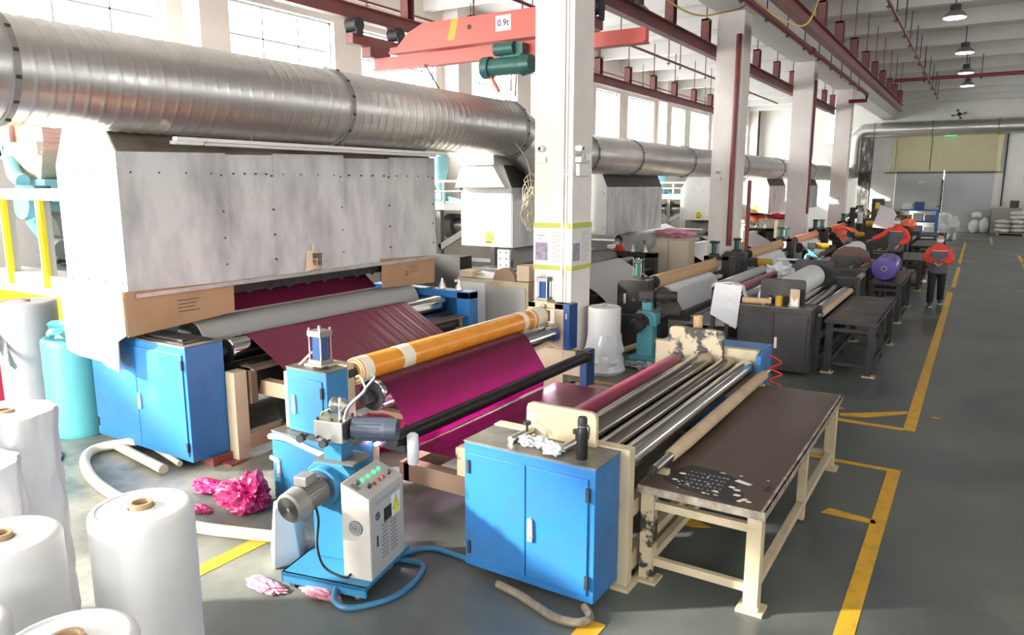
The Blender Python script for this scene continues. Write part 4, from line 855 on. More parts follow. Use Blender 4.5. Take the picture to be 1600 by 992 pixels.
# ================================================================ TRIM WINDER CART
def cart(label, base, ang, full=True, body='blue2', motor='motorgrey', gear='alu', grp=None, top='motordark'):
    t = T('trim_winder_cart', label, 'machine', base, grp)
    t['_b'] = Vector((0,0,0)); 
    t.rotation_euler = (0,0,math.radians(ang))
    b = B(); b.box(-0.70,0.0,-0.09,0.58,0.10,0.13); b.box(-0.70,-0.68,-0.09,0.58,0.05,0.13); b.box(-0.70,0.0,-0.09,-0.07,0.05,0.13); ob('base_plate', b, M[body], t, 0.003)
    for x, y in ((-0.62,-0.04),(-0.08,-0.04),(-0.62,0.5),(-0.08,0.5)):
        b = B(); b.box(x-0.035,x+0.035,y-0.03,y+0.03,0.075,0.1); b.box(x-0.03,x-0.022,y-0.025,y+0.025,0.03,0.08); b.box(x+0.022,x+0.03,y-0.025,y+0.025,0.03,0.08); c = ob('caster', b, M[body], t)
        b = B(); b.cyl((x-0.018,y,0.035),(x+0.018,y,0.035),0.035,n=20); ob('caster_wheel', b, M['alu'], c)
    b = B(); b.box(-0.60,-0.34,0.20,0.52,0.13,0.62); b.prism([(-0.66,0.62),(-0.30,0.62),(-0.30,0.80),(-0.36,0.86),(-0.60,0.86),(-0.66,0.80)],'y',0.24,0.56); b.cyl((-0.5,0.24,0.70),(-0.5,0.16,0.70),0.15,n=36); ob('blower_body', b, M[body], t, 0.006)
    b = B(); b.box(-0.55,-0.40,0.30,0.46,0.86,1.02); ob('neck', b, M[body], t, 0.004)
    b = B(); b.box(-0.62,-0.28,0.26,0.52,0.855,0.87); ob('neck_plate', b, M['blacktop'], t)
    # motor
    b = B(); p0 = Vector((-0.56,-0.14,0.66)); p1 = Vector((-0.51,0.20,0.70)); ax = (p1-p0).normalized()
    b.cyl(p0+ax*0.06,p1-ax*0.02,0.098,n=32); q = ax.to_track_quat('Z','X').to_matrix()
    for k in range(26):
        a = 2*PI*k/26; d = q @ Vector((math.cos(a), math.sin(a), 0)); b.bar(p0+ax*0.10+d*0.104, p1-ax*0.04+d*0.104, 0.007, 0.007)
    m_ = ob('motor', b, M[motor], t)
    b = B(); b.cyl(p0,p0+ax*0.11,0.112,0.118,n=36); b.cyl(p0-ax*0.012,p0,0.09,0.112,n=36); ob('fan_cover', b, M[motor], m_)
    b = B()
    for k in range(7): rr_ = 0.02+k*0.0115; b.ring(p0-ax*0.016,p0-ax*0.010,rr_+0.002,rr_-0.002,32)
    ob('fan_grille', b, M['blackm'], m_)
    b = B(); b.cyl(p1-ax*0.03,p1+ax*0.02,0.135,n=36); ob('motor_flange', b, M['motordark'], m_)
    b = B(); c = p0+ax*0.16+Vector((0.0,0,0.10)); b.box(c.x-0.055,c.x+0.055,c.y-0.05,c.y+0.08,c.z,c.z+0.075); ob('terminal_box', b, M[motor], m_, 0.012)
    # nip gearbox on top
    b = B(); b.box(-0.60,-0.36,0.26,0.46,1.02,1.18); g_ = ob('gearbox', b, M[gear], t, 0.006)
    b = B(); b.box(-0.35,-0.345,0.28,0.44,1.04,1.16); b.cyl((-0.56,0.25,1.06),(-0.56,0.22,1.06),0.012); ob('worn_plate', b, M['dark'], g_)
    b = B()
    for x, z in ((-0.66,1.06),(-0.47,1.04)): b.cyl((x,0.20,z),(x,0.16,z),0.034,n=6); b.cyl((x,0.26,z),(x,0.2,z),0.01,n=8)
    ob('star_knob', b, M['blackm'], g_)
    b = B()
    for x in (-0.58,-0.46,-0.38):
        for y in (0.28,0.44): b.cyl((x,y,1.18),(x,y,1.2),0.012,n=6)
    ob('bolt', b, M['dark'], g_)
    b = B(); b.cyl((-0.35,0.40,1.10),(-0.10,0.46,1.10),0.085,n=28); b.cyl((-0.10,0.46,1.10),(-0.02,0.48,1.10),0.09,0.08,n=28); b.cyl((-0.37,0.40,1.10),(-0.30,0.41,1.10),0.06)
    for k in range(18):
        a = 2*PI*k/18; b.bar((-0.31,0.41+0.088*math.cos(a),1.10+0.088*math.sin(a)),(-0.12,0.455+0.088*math.cos(a),1.10+0.088*math.sin(a)),0.006,0.006)
    ob('drive_motor', b, M[top], t)
    if full:
        b = B()
        for x in (-0.50,-0.42): b.lathe((x,0.40,1.27),[(0.012,-0.035),(0.055,-0.02),(0.055,-0.012),(0.018,0.02),(0.01,0.03)],24,'x')
        b.cyl((-0.46,0.40,1.18),(-0.46,0.40,1.33),0.012); ob('guide_cone', b, M['alu'], t)
        b = B(); b.tube([(-0.40,0.36,1.18),(-0.36,0.37,1.28),(-0.26,0.40,1.38),(-0.24,0.41,1.42)],0.012,n=8,sub=3); b.tube([(-0.24,0.41,1.42),(-0.27,0.40,1.50),(-0.285,0.40,1.51),(-0.31,0.40,1.50)],0.009,n=6,sub=3); b.tube([(-0.24,0.41,1.42),(-0.18,0.43,1.49),(-0.175,0.43,1.51),(-0.20,0.43,1.52)],0.009,n=6,sub=3); ob('forked_guide', b, M['alu'], t)
        b = B(); b.sheet([(-0.66,1.12),(-0.64,1.19),(-0.50,1.26),(-0.44,1.27)],0.42,0.47,4,0.004); ob('yellow_strip', b, M['yellow'], t)
        # control box
        b = B(); z0 = 0.13
        b.prism([(-0.225,z0),(0,z0),(0,0.745),(-0.225,0.84)],'y',0.0,0.50)
        for v in b.bm.verts: pass
        cb = ob('control_box', b, M['boxwhite'], t, 0.006)
        b = B(); b.box(0.0,0.004,0.03,0.47,0.16,0.715); dr = ob('box_door', b, M['boxwhite'], cb, 0.001)
        b = B()
        for r0, r1 in ((0.15,0.24),(0.28,0.37)):
            for k in range(9): z = 0.24+k*0.03; b.box(0.004,0.007,r0,r1,z,z+0.008)
        ob('louvre', b, M['motorgrey'], dr)
        b = B(); b.box(0.004,0.007,0.19,0.33,0.50,0.60); ob('display', b, M['black'], dr)
        b = B(); b.box(0.004,0.008,0.30,0.43,0.49,0.655); wl = ob('warning_label', b, M['white'], dr)
        b = B(); b.prism([(0.32,0.545),(0.41,0.545),(0.365,0.64)],'x',0.008,0.010); b.box(0.008,0.010,0.325,0.405,0.505,0.53); w2 = ob('warning_triangle', b, M['yellow'], wl)
        b = B(); b.prism([(0.36,0.57),(0.375,0.595),(0.367,0.595),(0.372,0.622),(0.358,0.592),(0.366,0.592)],'x',0.010,0.011)
        b.prism([(0.313,0.54),(0.417,0.54),(0.365,0.65)],'x',0.0079,0.0085); ob('triangle_mark', b, M['ink'], w2)
        b = B(); b.box(0.004,0.010,0.08,0.095,0.36,0.44); ob('box_latch', b, M['ink'], dr)
        text('maker_lettering', '常州市塑料机械有限公司', M['inkgrey'], 0.034, frame((0.0045,0.26,0.682),(0,1,0),(0,0,1)), dr, 0.0005)
        b = B(); b.ring((0.004,0.10,0.585),(0.007,0.10,0.585),0.030,0.022,20); b.ring((0.004,0.10,0.585),(0.007,0.10,0.585),0.014,0.008,16); ob('round_emblem', b, M['ink'], dr)
        b = B(); b.cyl((-0.115,-0.004,0.52),(-0.115,0.0,0.52),0.055); fv = ob('cooling_fan', b, M['motordark'], cb)
        b = B(); 
        for rr_ in (0.015,0.03,0.045): b.ring((-0.115,-0.008,0.52),(-0.115,-0.004,0.52),rr_+0.003,rr_-0.003,24)
        ob('fan_guard', b, M['alu'], fv)
        sl = math.atan2(0.095,0.225)
        def top(u, y, h=0.0): return Vector((-0.225+u*math.cos(sl)*1.0+h*math.sin(sl), y, 0.84-u*math.sin(sl)+h*math.cos(sl)))
        for k, y in enumerate((0.16,0.24,0.32,0.39)):
            b = B(); b.cyl(top(0.085,y),top(0.085,y,0.015),0.014,n=16); ob('indicator_lamp', b, M['green'], cb)
        for k, y in enumerate((0.20,0.27,0.33)):
            b = B(); b.cyl(top(0.165,y),top(0.165,y,0.012),0.014,n=16); ob('push_button', b, M['redlens'], cb)
        for u, y in ((0.085,0.09),(0.165,0.13),(0.165,0.41)):
            b = B(); b.cyl(top(u,y),top(u,y,0.02),0.014,n=12); b.bar(top(u-0.015,y,0.025),top(u+0.015,y,0.025),0.008,0.014); ob('selector_switch', b, M['ink'], cb)
        b = B(); b.hull([top(0.06,0.02,0.001),top(0.13,0.02,0.001),top(0.13,0.07,0.001),top(0.06,0.07,0.001),top(0.06,0.02,0.004),top(0.13,0.02,0.004),top(0.13,0.07,0.004),top(0.06,0.07,0.004)]); ob('name_plate', b, M['motorgrey'], cb)
        b = B(); b.tube([(-0.50,0.05,0.68),(-0.42,0.0,0.55),(-0.42,-0.03,0.35),(-0.36,-0.04,0.2),(-0.2,-0.04,0.15),(-0.17,0.0,0.16)],0.009,n=8); ob('power_cable', b, M['black'], t)
        b = B(); b.tube([(0.03,0.62,0.80),(0.04,0.60,0.9),(0.03,0.62,0.99),(0.02,0.64,1.02)],lambda u: 0.045 if u < 0.85 else 0.03,n=14); ob('exhaust_bag', b, M['film_gloss'], t)
    return t
cart('wheeled trim winder with grey motor and push button control box', (-3.39,3.53,0), 13, True)
b = B(); b.tube([(-3.62,3.42,0.10),(-3.55,3.32,0.04),(-3.4,3.35,0.022),(-3.25,3.65,0.02),(-3.35,4.05,0.02),(-3.6,4.05,0.02),(-3.5,4.3,0.02),(-3.2,4.32,0.02),(-3.05,4.3,0.02)],0.022,n=10); tag(ob('blue_hose', b, M['bluehose']), 'blue air hose snaking between the trim winder and the winder cabinet', 'hose')
b = B(); b.hull([(-4.55,3.60,0.0),(-4.30,3.42,0),(-4.20,3.6,0),(-4.4,3.85,0),(-4.5,3.62,0.45),(-4.35,3.5,0.46),(-4.3,3.62,0.46),(-4.42,3.8,0.46)]); o = tag(ob('white_bag', b, M['film_gloss'], bev=0.02), 'draped white plastic bag standing behind the trim winder cart', 'bag')
# ================================================================ FURTHER LINES
def line(k, dy, S, tab=None):
    global OFF
    OFF = Vector((0, dy, 0)); D = dict(L1); D.update(k=k, cab='darkg', cab2='dark', frame='dark', rail='dark', rail2='dark', rub='motorgrey', film='lilac', film2='silver', film3='lilac', cover='dark', cyl='greencyl', top='kraft', plate='dark', plate2='dark', wr='chrome', g1='farther chill roll stands', g2='farther embossing stands', g3='farther winding machines'); D.update(S)
    chill(D); emboss(D); winder(D); OFF = Vector((0, 0, 0))
o1 = ('second','third','fourth','fifth')
for i, (dy, S) in enumerate(((7.4, dict(cab='dark', pz=1.44, pw=0.1)), (13.6, dict(cab2='darkg', cover='darkg')), (18.9, dict(top='salmon', cab2='hopper')), (25.0, dict(film='orange', film2='orange', film3='orange', top='orange')))):
    n = o1[i]
    S = dict(S); S.update(chill='dark chill roll stand of the %s line from the camera' % n, emb='%s embossing stand of the %s line from the camera with a %s roller' % (('dark','olive','cream','olive')[i], n, ('kraft brown','kraft brown','orange','orange')[i]), wind='dark winding machine of the %s line from the camera' % n,
      f0='film entering the chill rolls of the %s line' % n, f1='%s film sloping from the chill rolls of the %s line' % (('pale lilac','pale lilac','pale lilac','orange')[i], n), f2='%s film over the roller of the %s embossing stand' % (('silvery','silvery','silvery','orange')[i], n), f3='%s film running flat to the winder of the %s line' % (('lilac','lilac','lilac','orange')[i], n))
    line(str(i+2), dy, S)
table('dark topped work table beside the second winding machine', -1.86,-1.14,12.05,15.0,0.85,'dark','darktop')
table('dark topped work table carrying the purple roll', -1.86,-1.22,17.3,20.0,0.85,'dark','darktop')
table('olive topped work table behind the walking worker', -1.86,-1.2,23.0,25.6,0.85,'dark','darkg')
table('work table with a loose kraft tube behind the second worker', -1.86,-1.1,28.5,31.5,0.85,'dark','darkg')
table('farthest olive work table by the last winding machine', -2.2,-1.1,34.5,37,0.85,'dark','darkg')
wound('big white film roll on the second winding machine', -2.66,1.12,0.225,12.0,15.35,'film_white',0.05)
wound('big white film roll on the third winding machine beside the leaning worker', -2.70,1.16,0.24,19.6,21.8,'film_white',0.05)
wound('kraft tube along the left edge of the second work table', -1.93,0.92,0.055,12.1,15.1,'kraftlight',0.04,'core_roll','tube')
wound('grey roller lying beside the third work table', -2.05,0.93,0.055,17.2,20.2,'rubber_grey',0.04,'core_roll','tube')
t = T('purple_roll', 'bright purple film roll lying on the third work table', 'roll', (-1.6,18,0.86))
b = B(); b.lathe((-1.62,0,1.115),[(0.05,17.62),(0.24,17.62),(0.252,17.64),(0.252,18.75),(0.24,18.78),(0.05,18.78)],48,'y'); ob('wound_film', b, M['purple'], t)
b = B(); b.ring((-1.62,17.58,1.115),(-1.62,18.8,1.115),0.058,0.045); b.cyl((-1.62,17.75,1.115),(-1.62,17.77,1.115),0.046); ob('core_tube', b, M['kraftlight'], t)
# idle rollers feeding the second winder
for i, (x, z, r, m, lb) in enumerate(((-3.62,1.2,0.085,'rubber_grey','grey guide roller above the film of the second line, leftmost of three'),(-3.38,1.14,0.06,'maroonroll','dull maroon guide roller above the film of the second line'),(-3.16,1.08,0.055,'rubber_grey','thin grey guide roller next to the second winding machine'))):
    t = T('guide_roller', lb, 'roller', (x,12,z), 'guide rollers of the second line'); b = B(); b.cyl((x,12.2,z),(x,15.3,z),r); ob('roller_tube', b, M[m], t)
    b = B(); b.cyl((x,12.05,z),(x,15.45,z),0.03); b.box(x-0.03,x+0.03,12.05,12.12,0,z); b.box(x-0.03,x+0.03,15.38,15.45,0,z); ob('roller_stand', b, M['dark'], t)
b = B(); b.sheet([(-3.55,1.30),(-3.3,1.33),(-3.12,1.27),(-3.02,1.05),(-3.0,0.7)],11.9,12.05,8,0.02,lambda u,v:0.02*math.sin(u*9+v*4),6); b.hull([(-3.6,11.85,0.8),(-3.15,11.8,0.6),(-3.1,11.85,1.3),(-3.55,11.9,1.32),(-3.4,11.95,0.7)])
tag(ob('draped_film', b, M['film_gloss']), 'white film draped over the left end of the second winder', 'film')
t = T('kraft_tube', 'short kraft tube lying on the second winding machine', 'tube', (-3.0,11.75,1.05)); b = B(); b.ring((-3.05,11.72,1.10),(-2.62,11.78,1.10),0.048,0.04); ob('tube_wall', b, M['kraft'], t)
b = B(); b.ring((-2.5,11.75,1.047),(-2.5,11.75,1.2),0.055,0.048,24); b.cyl((-2.5,11.75,1.047),(-2.5,11.75,1.055),0.05); tag(ob('tape_cup', b, M['mustard']), 'amber cup standing on the second winding machine', 'cup')
b = B(); b.box(-2.34,-2.20,11.74,11.77,1.047,1.32); o = tag(ob('paper_sachet', b, M['kraftlight']), 'brown and white paper sachet leaning on the second winder plate', 'sachet')
b = B(); b.prism([(-2.32,1.06),(-2.22,1.06),(-2.22,1.2),(-2.27,1.13),(-2.32,1.2)],'y',11.735,11.74); ob('white_print', b, M['white'], o)
t = T('kraft_tube', 'kraft tube standing upright behind the nearest winder plate', 'tube', (-2.85,8.55,1.06)); b = B(); b.ring((-2.72,8.5,1.062),(-2.72,8.5,1.36),0.055,0.048); ob('tube_wall', b, M['kraft'], t)
b = B(); b.tube([(-4.9,11.9,0.05),(-4.3,11.4,0.08),(-4.0,11.3,0.1)],0.06,n=12); 
b.bm.free()
cart('blue trim winder beside the second line with a dark round motor', (-3.95,11.0,0), 8, False, 'teal', 'dark', 'dark', 'farther trim winders', 'dark')
cart('trim winder of the third line with a mustard motor', (-3.9,17.3,0), 8, False, 'teal', 'dark', 'dark', 'farther trim winders', 'mustard')
cart('trim winder of the fourth line with a mustard motor', (-3.6,23.0,0), 8, False, 'teal', 'dark', 'dark', 'farther trim winders', 'mustard')
cart('trim winder of the farthest line', (-3.4,29.2,0), 8, False, 'teal', 'dark', 'dark', 'farther trim winders', 'mustard')
# ================================================================ ROLLS ON THE FLOOR
def froll(x, y, r, h, m, label, core=0.055, grp='white film rolls at the left', lean=(0,0), wrap=False, seed=0, name='film_roll', loose=0.0, writing=False):
    t = T(name, label, 'roll', (x,y,0), grp)
    def wob(a, z):
        w = loose*noise.noise(Vector((math.cos(a)*1.5+seed*5, math.sin(a)*1.5, z*4)))*(1.6 if wrap else 0.3)
        return w
    hh = [0.0,0.02]+[0.02+(h-0.05)*k/24 for k in range(1,25)]
    prof = [(r-0.01,0.0)]+[(r,z) for z in hh[1:]]+[(r-0.006,h-0.012),(r-0.02,h),(r*0.86,h+0.002),(r*0.85,h-0.004),(core+0.01,h-0.002),(core,h-0.02)]
    b = B(); b.lathe((x,y,0),prof,64,wob=wob); ob('wound_film', b, M[m], t)
    if core > 0.02:
        b = B(); b.ring((x,y,h-0.10),(x,y,h+0.022),core,core-0.014,32); b.cyl((x,y,h-0.12),(x,y,h-0.09),core-0.012); ob('core_tube', b, mat('roll_core',(0.36,0.24,0.15),0.8), t)
    if wrap:
        b = B(); n = 64; prof = [(r+0.012,0.004)]+[(r+0.014,0.05+ (h-0.08)*k/26) for k in range(27)]+[(r+0.006,h+0.006),(r*0.8,h+0.022),(r*0.4,h+0.015),(core+0.03,h+0.008)]
        def wb(a, z): return abs(0.05*noise.noise(Vector((math.cos(a)*2.2+seed*7+z*1.5, math.sin(a)*2.2, z*3))))+0.012*noise.noise(Vector((math.cos(a)*6+seed, math.sin(a)*6, z*9)))
        b.lathe((x,y,0),prof,n,wob=wb); ob('wrapping', b, M['film_gloss'], t)
        if writing:
            b = B(); random.seed(21)
            def sp(a, z): rr_ = r+0.017+wb(a, z); return Vector((x+rr_*math.cos(a), y+rr_*math.sin(a), z))
            for k in range(16):
                z = h-0.22-k*0.052; a = math.radians(-38+random.uniform(-3,3))
                for j in range(4):
                    da, dz = random.uniform(-.07,.07), random.uniform(-.018,.018); ea, ez = random.choice([(0.06,0.002),(0.0,0.02),(0.04,0.012),(-.03,.016)])
                    b.tube([sp(a+da,z+dz),sp(a+da+ea,z+dz+ez)],0.0028,n=5,sub=1)
            ob('handwriting', b, M['ink'], t)
    if lean != (0,0): t.rotation_euler = (lean[0], lean[1], 0)
    return t
t = froll(-3.45,1.96,0.245,1.30,'film_white','white film roll with a brown core standing apart right of the roll cluster', 0.055, loose=0.008)
b = B(); b.tube([(-3.60,1.775,1.22),(-3.56,1.762,0.98),(-3.545,1.762,0.86)],0.007,n=6); b.tube([(-3.57,1.765,1.21),(-3.47,1.733,1.05)],0.005,n=6); ob('loose_crease', b, M['film_white'], t)
froll(-3.68,1.42,0.245,1.30,'film_white','white film roll marked on top, second from the left frame edge', 0.05, loose=0.008, seed=1)
froll(-2.60,1.16,0.235,1.30,'film_white','white film roll nearest the camera at the bottom edge', 0.06, loose=0.004, seed=2)
froll(-3.22,1.0,0.23,1.22,'film_white','low white film roll at the bottom left corner', 0.05, loose=0.004, seed=3)
froll(-5.02,2.05,0.25,1.50,'film_white','tall white roll in crumpled plastic wrapping with handwriting down its side', 0.05, wrap=True, seed=4, writing=True)
froll(-4.62,1.62,0.27,1.37,'film_white','white roll in rippled wrapping at the left frame edge', 0.05, wrap=True, seed=5)
o = T('handwriting', 'small handwritten marks on the wrapped rolls', 'mark', (0,0,0)) if False else None
t = froll(-8.85,4.42,0.345,1.15,'cyan','turquoise film roll standing left of the nearest blue cabinet', 0.0, None, seed=6, loose=0.01)
b = B(); b.blob((-8.85,4.42,1.24),(0.26,0.24,0.12),3,0.5,3,3); ob('crumpled_film', b, M['cyan'], t)
t = froll(-9.75,4.35,0.33,1.5,'grey','grey film roll behind the turquoise roll', 0.05, None, seed=7, loose=0.01)
b = B(); b.sheet([(-9.95,1.30),(-9.8,1.22),(-9.6,1.0),(-9.40,0.8)],3.94,4.03,10,0.01,lambda u,v:0.03*math.sin(u*14+v*5),6); ob('torn_wrap', b, M['grey'], t)
froll(-10.5,4.25,0.24,1.15,'redfilm','crimson roll at the left edge behind the white rolls', 0.0, None, seed=8)
froll(-11.0,4.1,0.22,1.1,'blackm','black roll half hidden at the left edge', 0.0, None, seed=9)
froll(-4.78,10.35-0.05,0.255,1.04,'film_white','white film roll with slumped wrapping at the foot of the nearest column', 0.03, None, seed=12, loose=0.02)
t = T('slumped_wrap', 'slumped clear wrapping round the base of the column roll', 'wrapping', (-4.78,10.3,0))
b = B(); b.lathe((-4.78,10.3,0),[(0.30,0.0),(0.33,0.05),(0.30,0.14),(0.32,0.2),(0.285,0.3),(0.30,0.36),(0.27,0.5),(0.262,0.62)],48,wob=lambda a,z: 0.035*noise.noise(Vector((math.cos(a)*2,math.sin(a)*2,z*6)))); ob('wrap_skirt', b, M['film_gloss'], t)
# handwriting on wrapped rolls
b = B(); random.seed(21)
for k in range(13):
    z = 1.22-k*0.055; a = math.radians(-28+k*0.6); rr_ = 0.30
    for j in range(3):
        x = -5.02+rr_*math.cos(a); y = 2.05+rr_*math.sin(a); b.bar((x+random.uniform(-.01,.01),y-0.01+random.uniform(-.01,.02),z+random.uniform(-.015,.015)),(x+random.uniform(-.01,.01),y+random.uniform(-.01,.03),z+random.uniform(-.02,.02)),0.004,0.003)
b.bm.free()
# ================================================================ FLOOR CLUTTER
b = B(); b.tube([(-7.6,4.35,0.12),(-7.95,4.1,0.05),(-7.75,3.85,0.045),(-7.2,3.62,0.045),(-6.6,3.5,0.045),(-6.0,3.47,0.045),(-5.4,3.5,0.045),(-4.9,3.65,0.045),(-4.5,3.8,0.045)],0.05,n=12); tag(ob('cream_hose', b, M['hose']), 'thick cream hose curving over the floor behind the white rolls', 'hose')
b = B(); b.tube([(-8.6,3.9,0.012),(-8.2,3.85,0.012),(-8.0,3.65,0.012),(-8.3,3.45,0.012),(-8.7,3.5,0.012)],0.012,n=6); tag(ob('black_cable', b, M['black']), 'thin black cable on the floor left of the cream hose', 'cable')
b = B(); b.cyl((-7.9,4.25,0.06),(-6.75,4.1,0.06),0.05); b.cyl((-7.4,4.4,0.08),(-6.7,4.25,0.08),0.03); tag(ob('cream_pipe', b, M['cream']), 'cream pipe lying under the nearest light blue cabinet', 'pipe')
for i, (x, y, sx, sy, sz, lb, m) in enumerate([(-5.35,4.02,0.22,0.16,0.17,'crumpled magenta film heap beside the cream hose','pink'),(-6.05,4.12,0.20,0.10,0.04,'flat magenta film scrap below the nearest light blue cabinet','pink'),(-5.7,3.78,0.10,0.05,0.02,'small magenta film scrap between the two larger ones','pink'),(-4.16,3.22,0.16,0.06,0.02,'pale pink film scrap in front of the cart wheels','pinkpale'),(-3.75,3.38,0.16,0.07,0.03,'brownish pink rag under the trim winder cart','pinkpale'),(-5.6,6.0,0.5,0.6,0.12,'dark magenta film pile under the sloping film','pink'),(-5.75,5.3,0.35,0.3,0.2,'magenta film heap inside the cream frame','pink'),(-4.55,2.35,0.25,0.12,0.03,'maroon film scrap on the floor between the white rolls','maroon')]):
    b = B(); b.folds((x,y,sz*0.85),(sx*1.35,sy*1.35,sz*1.2),i+2); tag(ob('film_scrap', b, M[m]), lb, 'film scrap', 'film scraps on the floor')
b = B(); b.tube([(-1.87,8.5,0.98),(-1.75,8.55,0.9),(-1.86,8.5,0.83),(-1.74,8.55,0.76),(-1.86,8.5,0.69),(-1.74,8.55,0.62),(-1.86,8.5,0.55),(-1.75,8.55,0.48),(-1.8,8.55,0.3),(-1.75,8.6,0.03)],0.012,n=6); tag(ob('red_coil_hose', b, mat('red_hose',(0.6,0.03,0.02),0.4)), 'red coiled air hose hanging at the far end of the nearest winder', 'hose')
b = B(); b.tube([(-5.1,11.15,0.06),(-4.75,11.25,0.2),(-4.3,11.35,0.38)],0.05,n=12); tag(ob('kraft_tube', b, M['wood']), 'brown tube leaning under the dark second embossing stand', 'tube')
for i,(x,y,s) in enumerate(((-4.25,10.75,0.12),(-4.0,10.9,0.1),(-4.55,10.85,0.09))):
    b = B(); b.blob((x,y,s*0.5),(s*1.6,s,s*0.55),i,0.7,3,3); tag(ob('film_scrap', b, M['grey']), ('grey plastic scrap right of the column roll, middle one','grey plastic scrap nearest the second cart','grey plastic scrap nearest the column roll')[i], 'film scrap', 'scraps by the column roll')
# ================================================================ BACKGROUND PLANT (window side)
def rails(t, x0, x1, y, z0, z1, m='white', n=5):
    b = B(); b.box(x0,x1,y-0.03,y+0.03,z1-0.06,z1); b.box(x0,x1,y-0.02,y+0.02,(z0+z1)/2-0.02,(z0+z1)/2+0.02)
    for k in range(n): x = x0+(x1-x0)*k/(n-1); b.box(x-0.025,x+0.025,y-0.025,y+0.025,z0,z1)
    ob('railing', b, M[m], t)
t = T('extruder_platform', 'white railed platform with yellow posts at the far left', 'platform', (-11.4,5.3,0))
b = B(); b.box(-12.9,-9.5,5.25,5.45,2.68,2.84); b.box(-12.9,-9.4,5.28,5.75,1.32,1.62); ob('platform_beam', b, M['white'], t, 0.01)
b = B()
for x in (-12.25,-11.2): b.box(x-0.09,x+0.09,5.3,5.42,1.6,2.7)
ob('white_post', b, M['white'], t)
b = B()
for x in (-12.13,-11.09): b.box(x-0.05,x+0.05,5.24,5.30,1.45,2.7)
ob('yellow_post', b, M['guard'], t)
b = B(); b.box(-12.9,-9.5,5.35,5.5,0.05,1.3); g_ = ob('yellow_guard', b, M['guard'], t, 0.01)
b = B()
for k in range(4): b.box(-12.6,-11.6,5.345,5.35,0.45+k*0.2,0.49+k*0.2)
ob('guard_slot', b, M['white'], g_)
b = B(); b.box(-13.95,-9.6,6.9,7.0,0,4.3); tag(ob('slate_screen', b, M['slate']), 'slate blue panel behind the hopper at the far left', 'panel')
t = T('hopper', 'cream feed hopper with rusty slatted top at the far left', 'hopper', (-13.1,6.3,0))
b = B(); b.box(-13.75,-12.3,6.0,6.9-0.05,3.35,3.98); ob('slatted_box', b, M['hopperred'], t)
b = B(); b.box(-13.75,-12.3,5.9,6.0,3.35,3.55); b.hull([(-13.78,5.95,3.40),(-12.25,5.95,3.40),(-12.25,6.8,3.40),(-13.78,6.8,3.40),(-13.3,6.2,2.98),(-12.9,6.2,2.98),(-12.9,6.6,2.98),(-13.3,6.6,2.98)]); ob('hopper_cone', b, M['hopper'], t)
b = B(); b.box(-13.8,-13.35,5.9,6.0,3.3,4.3); b.box(-13.3,-13.1,5.85,5.9,3.5,3.9); ob('side_plate', b, M['white'], t)
b = B(); b.box(-13.35,-12.7,6.15,6.6,2.88,2.98); b.cyl((-13.1,6.3,2.6),(-13.1,6.3,2.9),0.12); b.box(-13.4,-12.8,6.4,6.7,1.6,2.6); ob('feed_throat', b, M['aqua'], t)
t = T('blower', 'pale blue blower wheel and pipework behind the yellow posts', 'blower', (-12.6,6.0,0))
b = B(); b.cyl((-12.9,5.85,2.62),(-12.9,6.0,2.62),0.27,n=36); b.tube([(-13.6,6.0,4.2),(-13.4,6.0,3.4),(-13.2,5.95,3.05),(-12.95,5.95,2.95)],0.11,n=14); b.cyl((-12.7,5.9,2.35),(-12.7,6.1,2.0),0.1); ob('blower_pipe', b, M['aqua'], t)
b = B(); b.cyl((-12.7,6.1,2.05),(-12.7,6.3,2.05),0.42,n=36); b.cyl((-12.6,6.0,1.95),(-12.0,6.0,1.9),0.16); b.box(-13.3,-12.2,6.2,6.6,0,1.58); ob('gear_housing', b, M['motorgrey'], t)
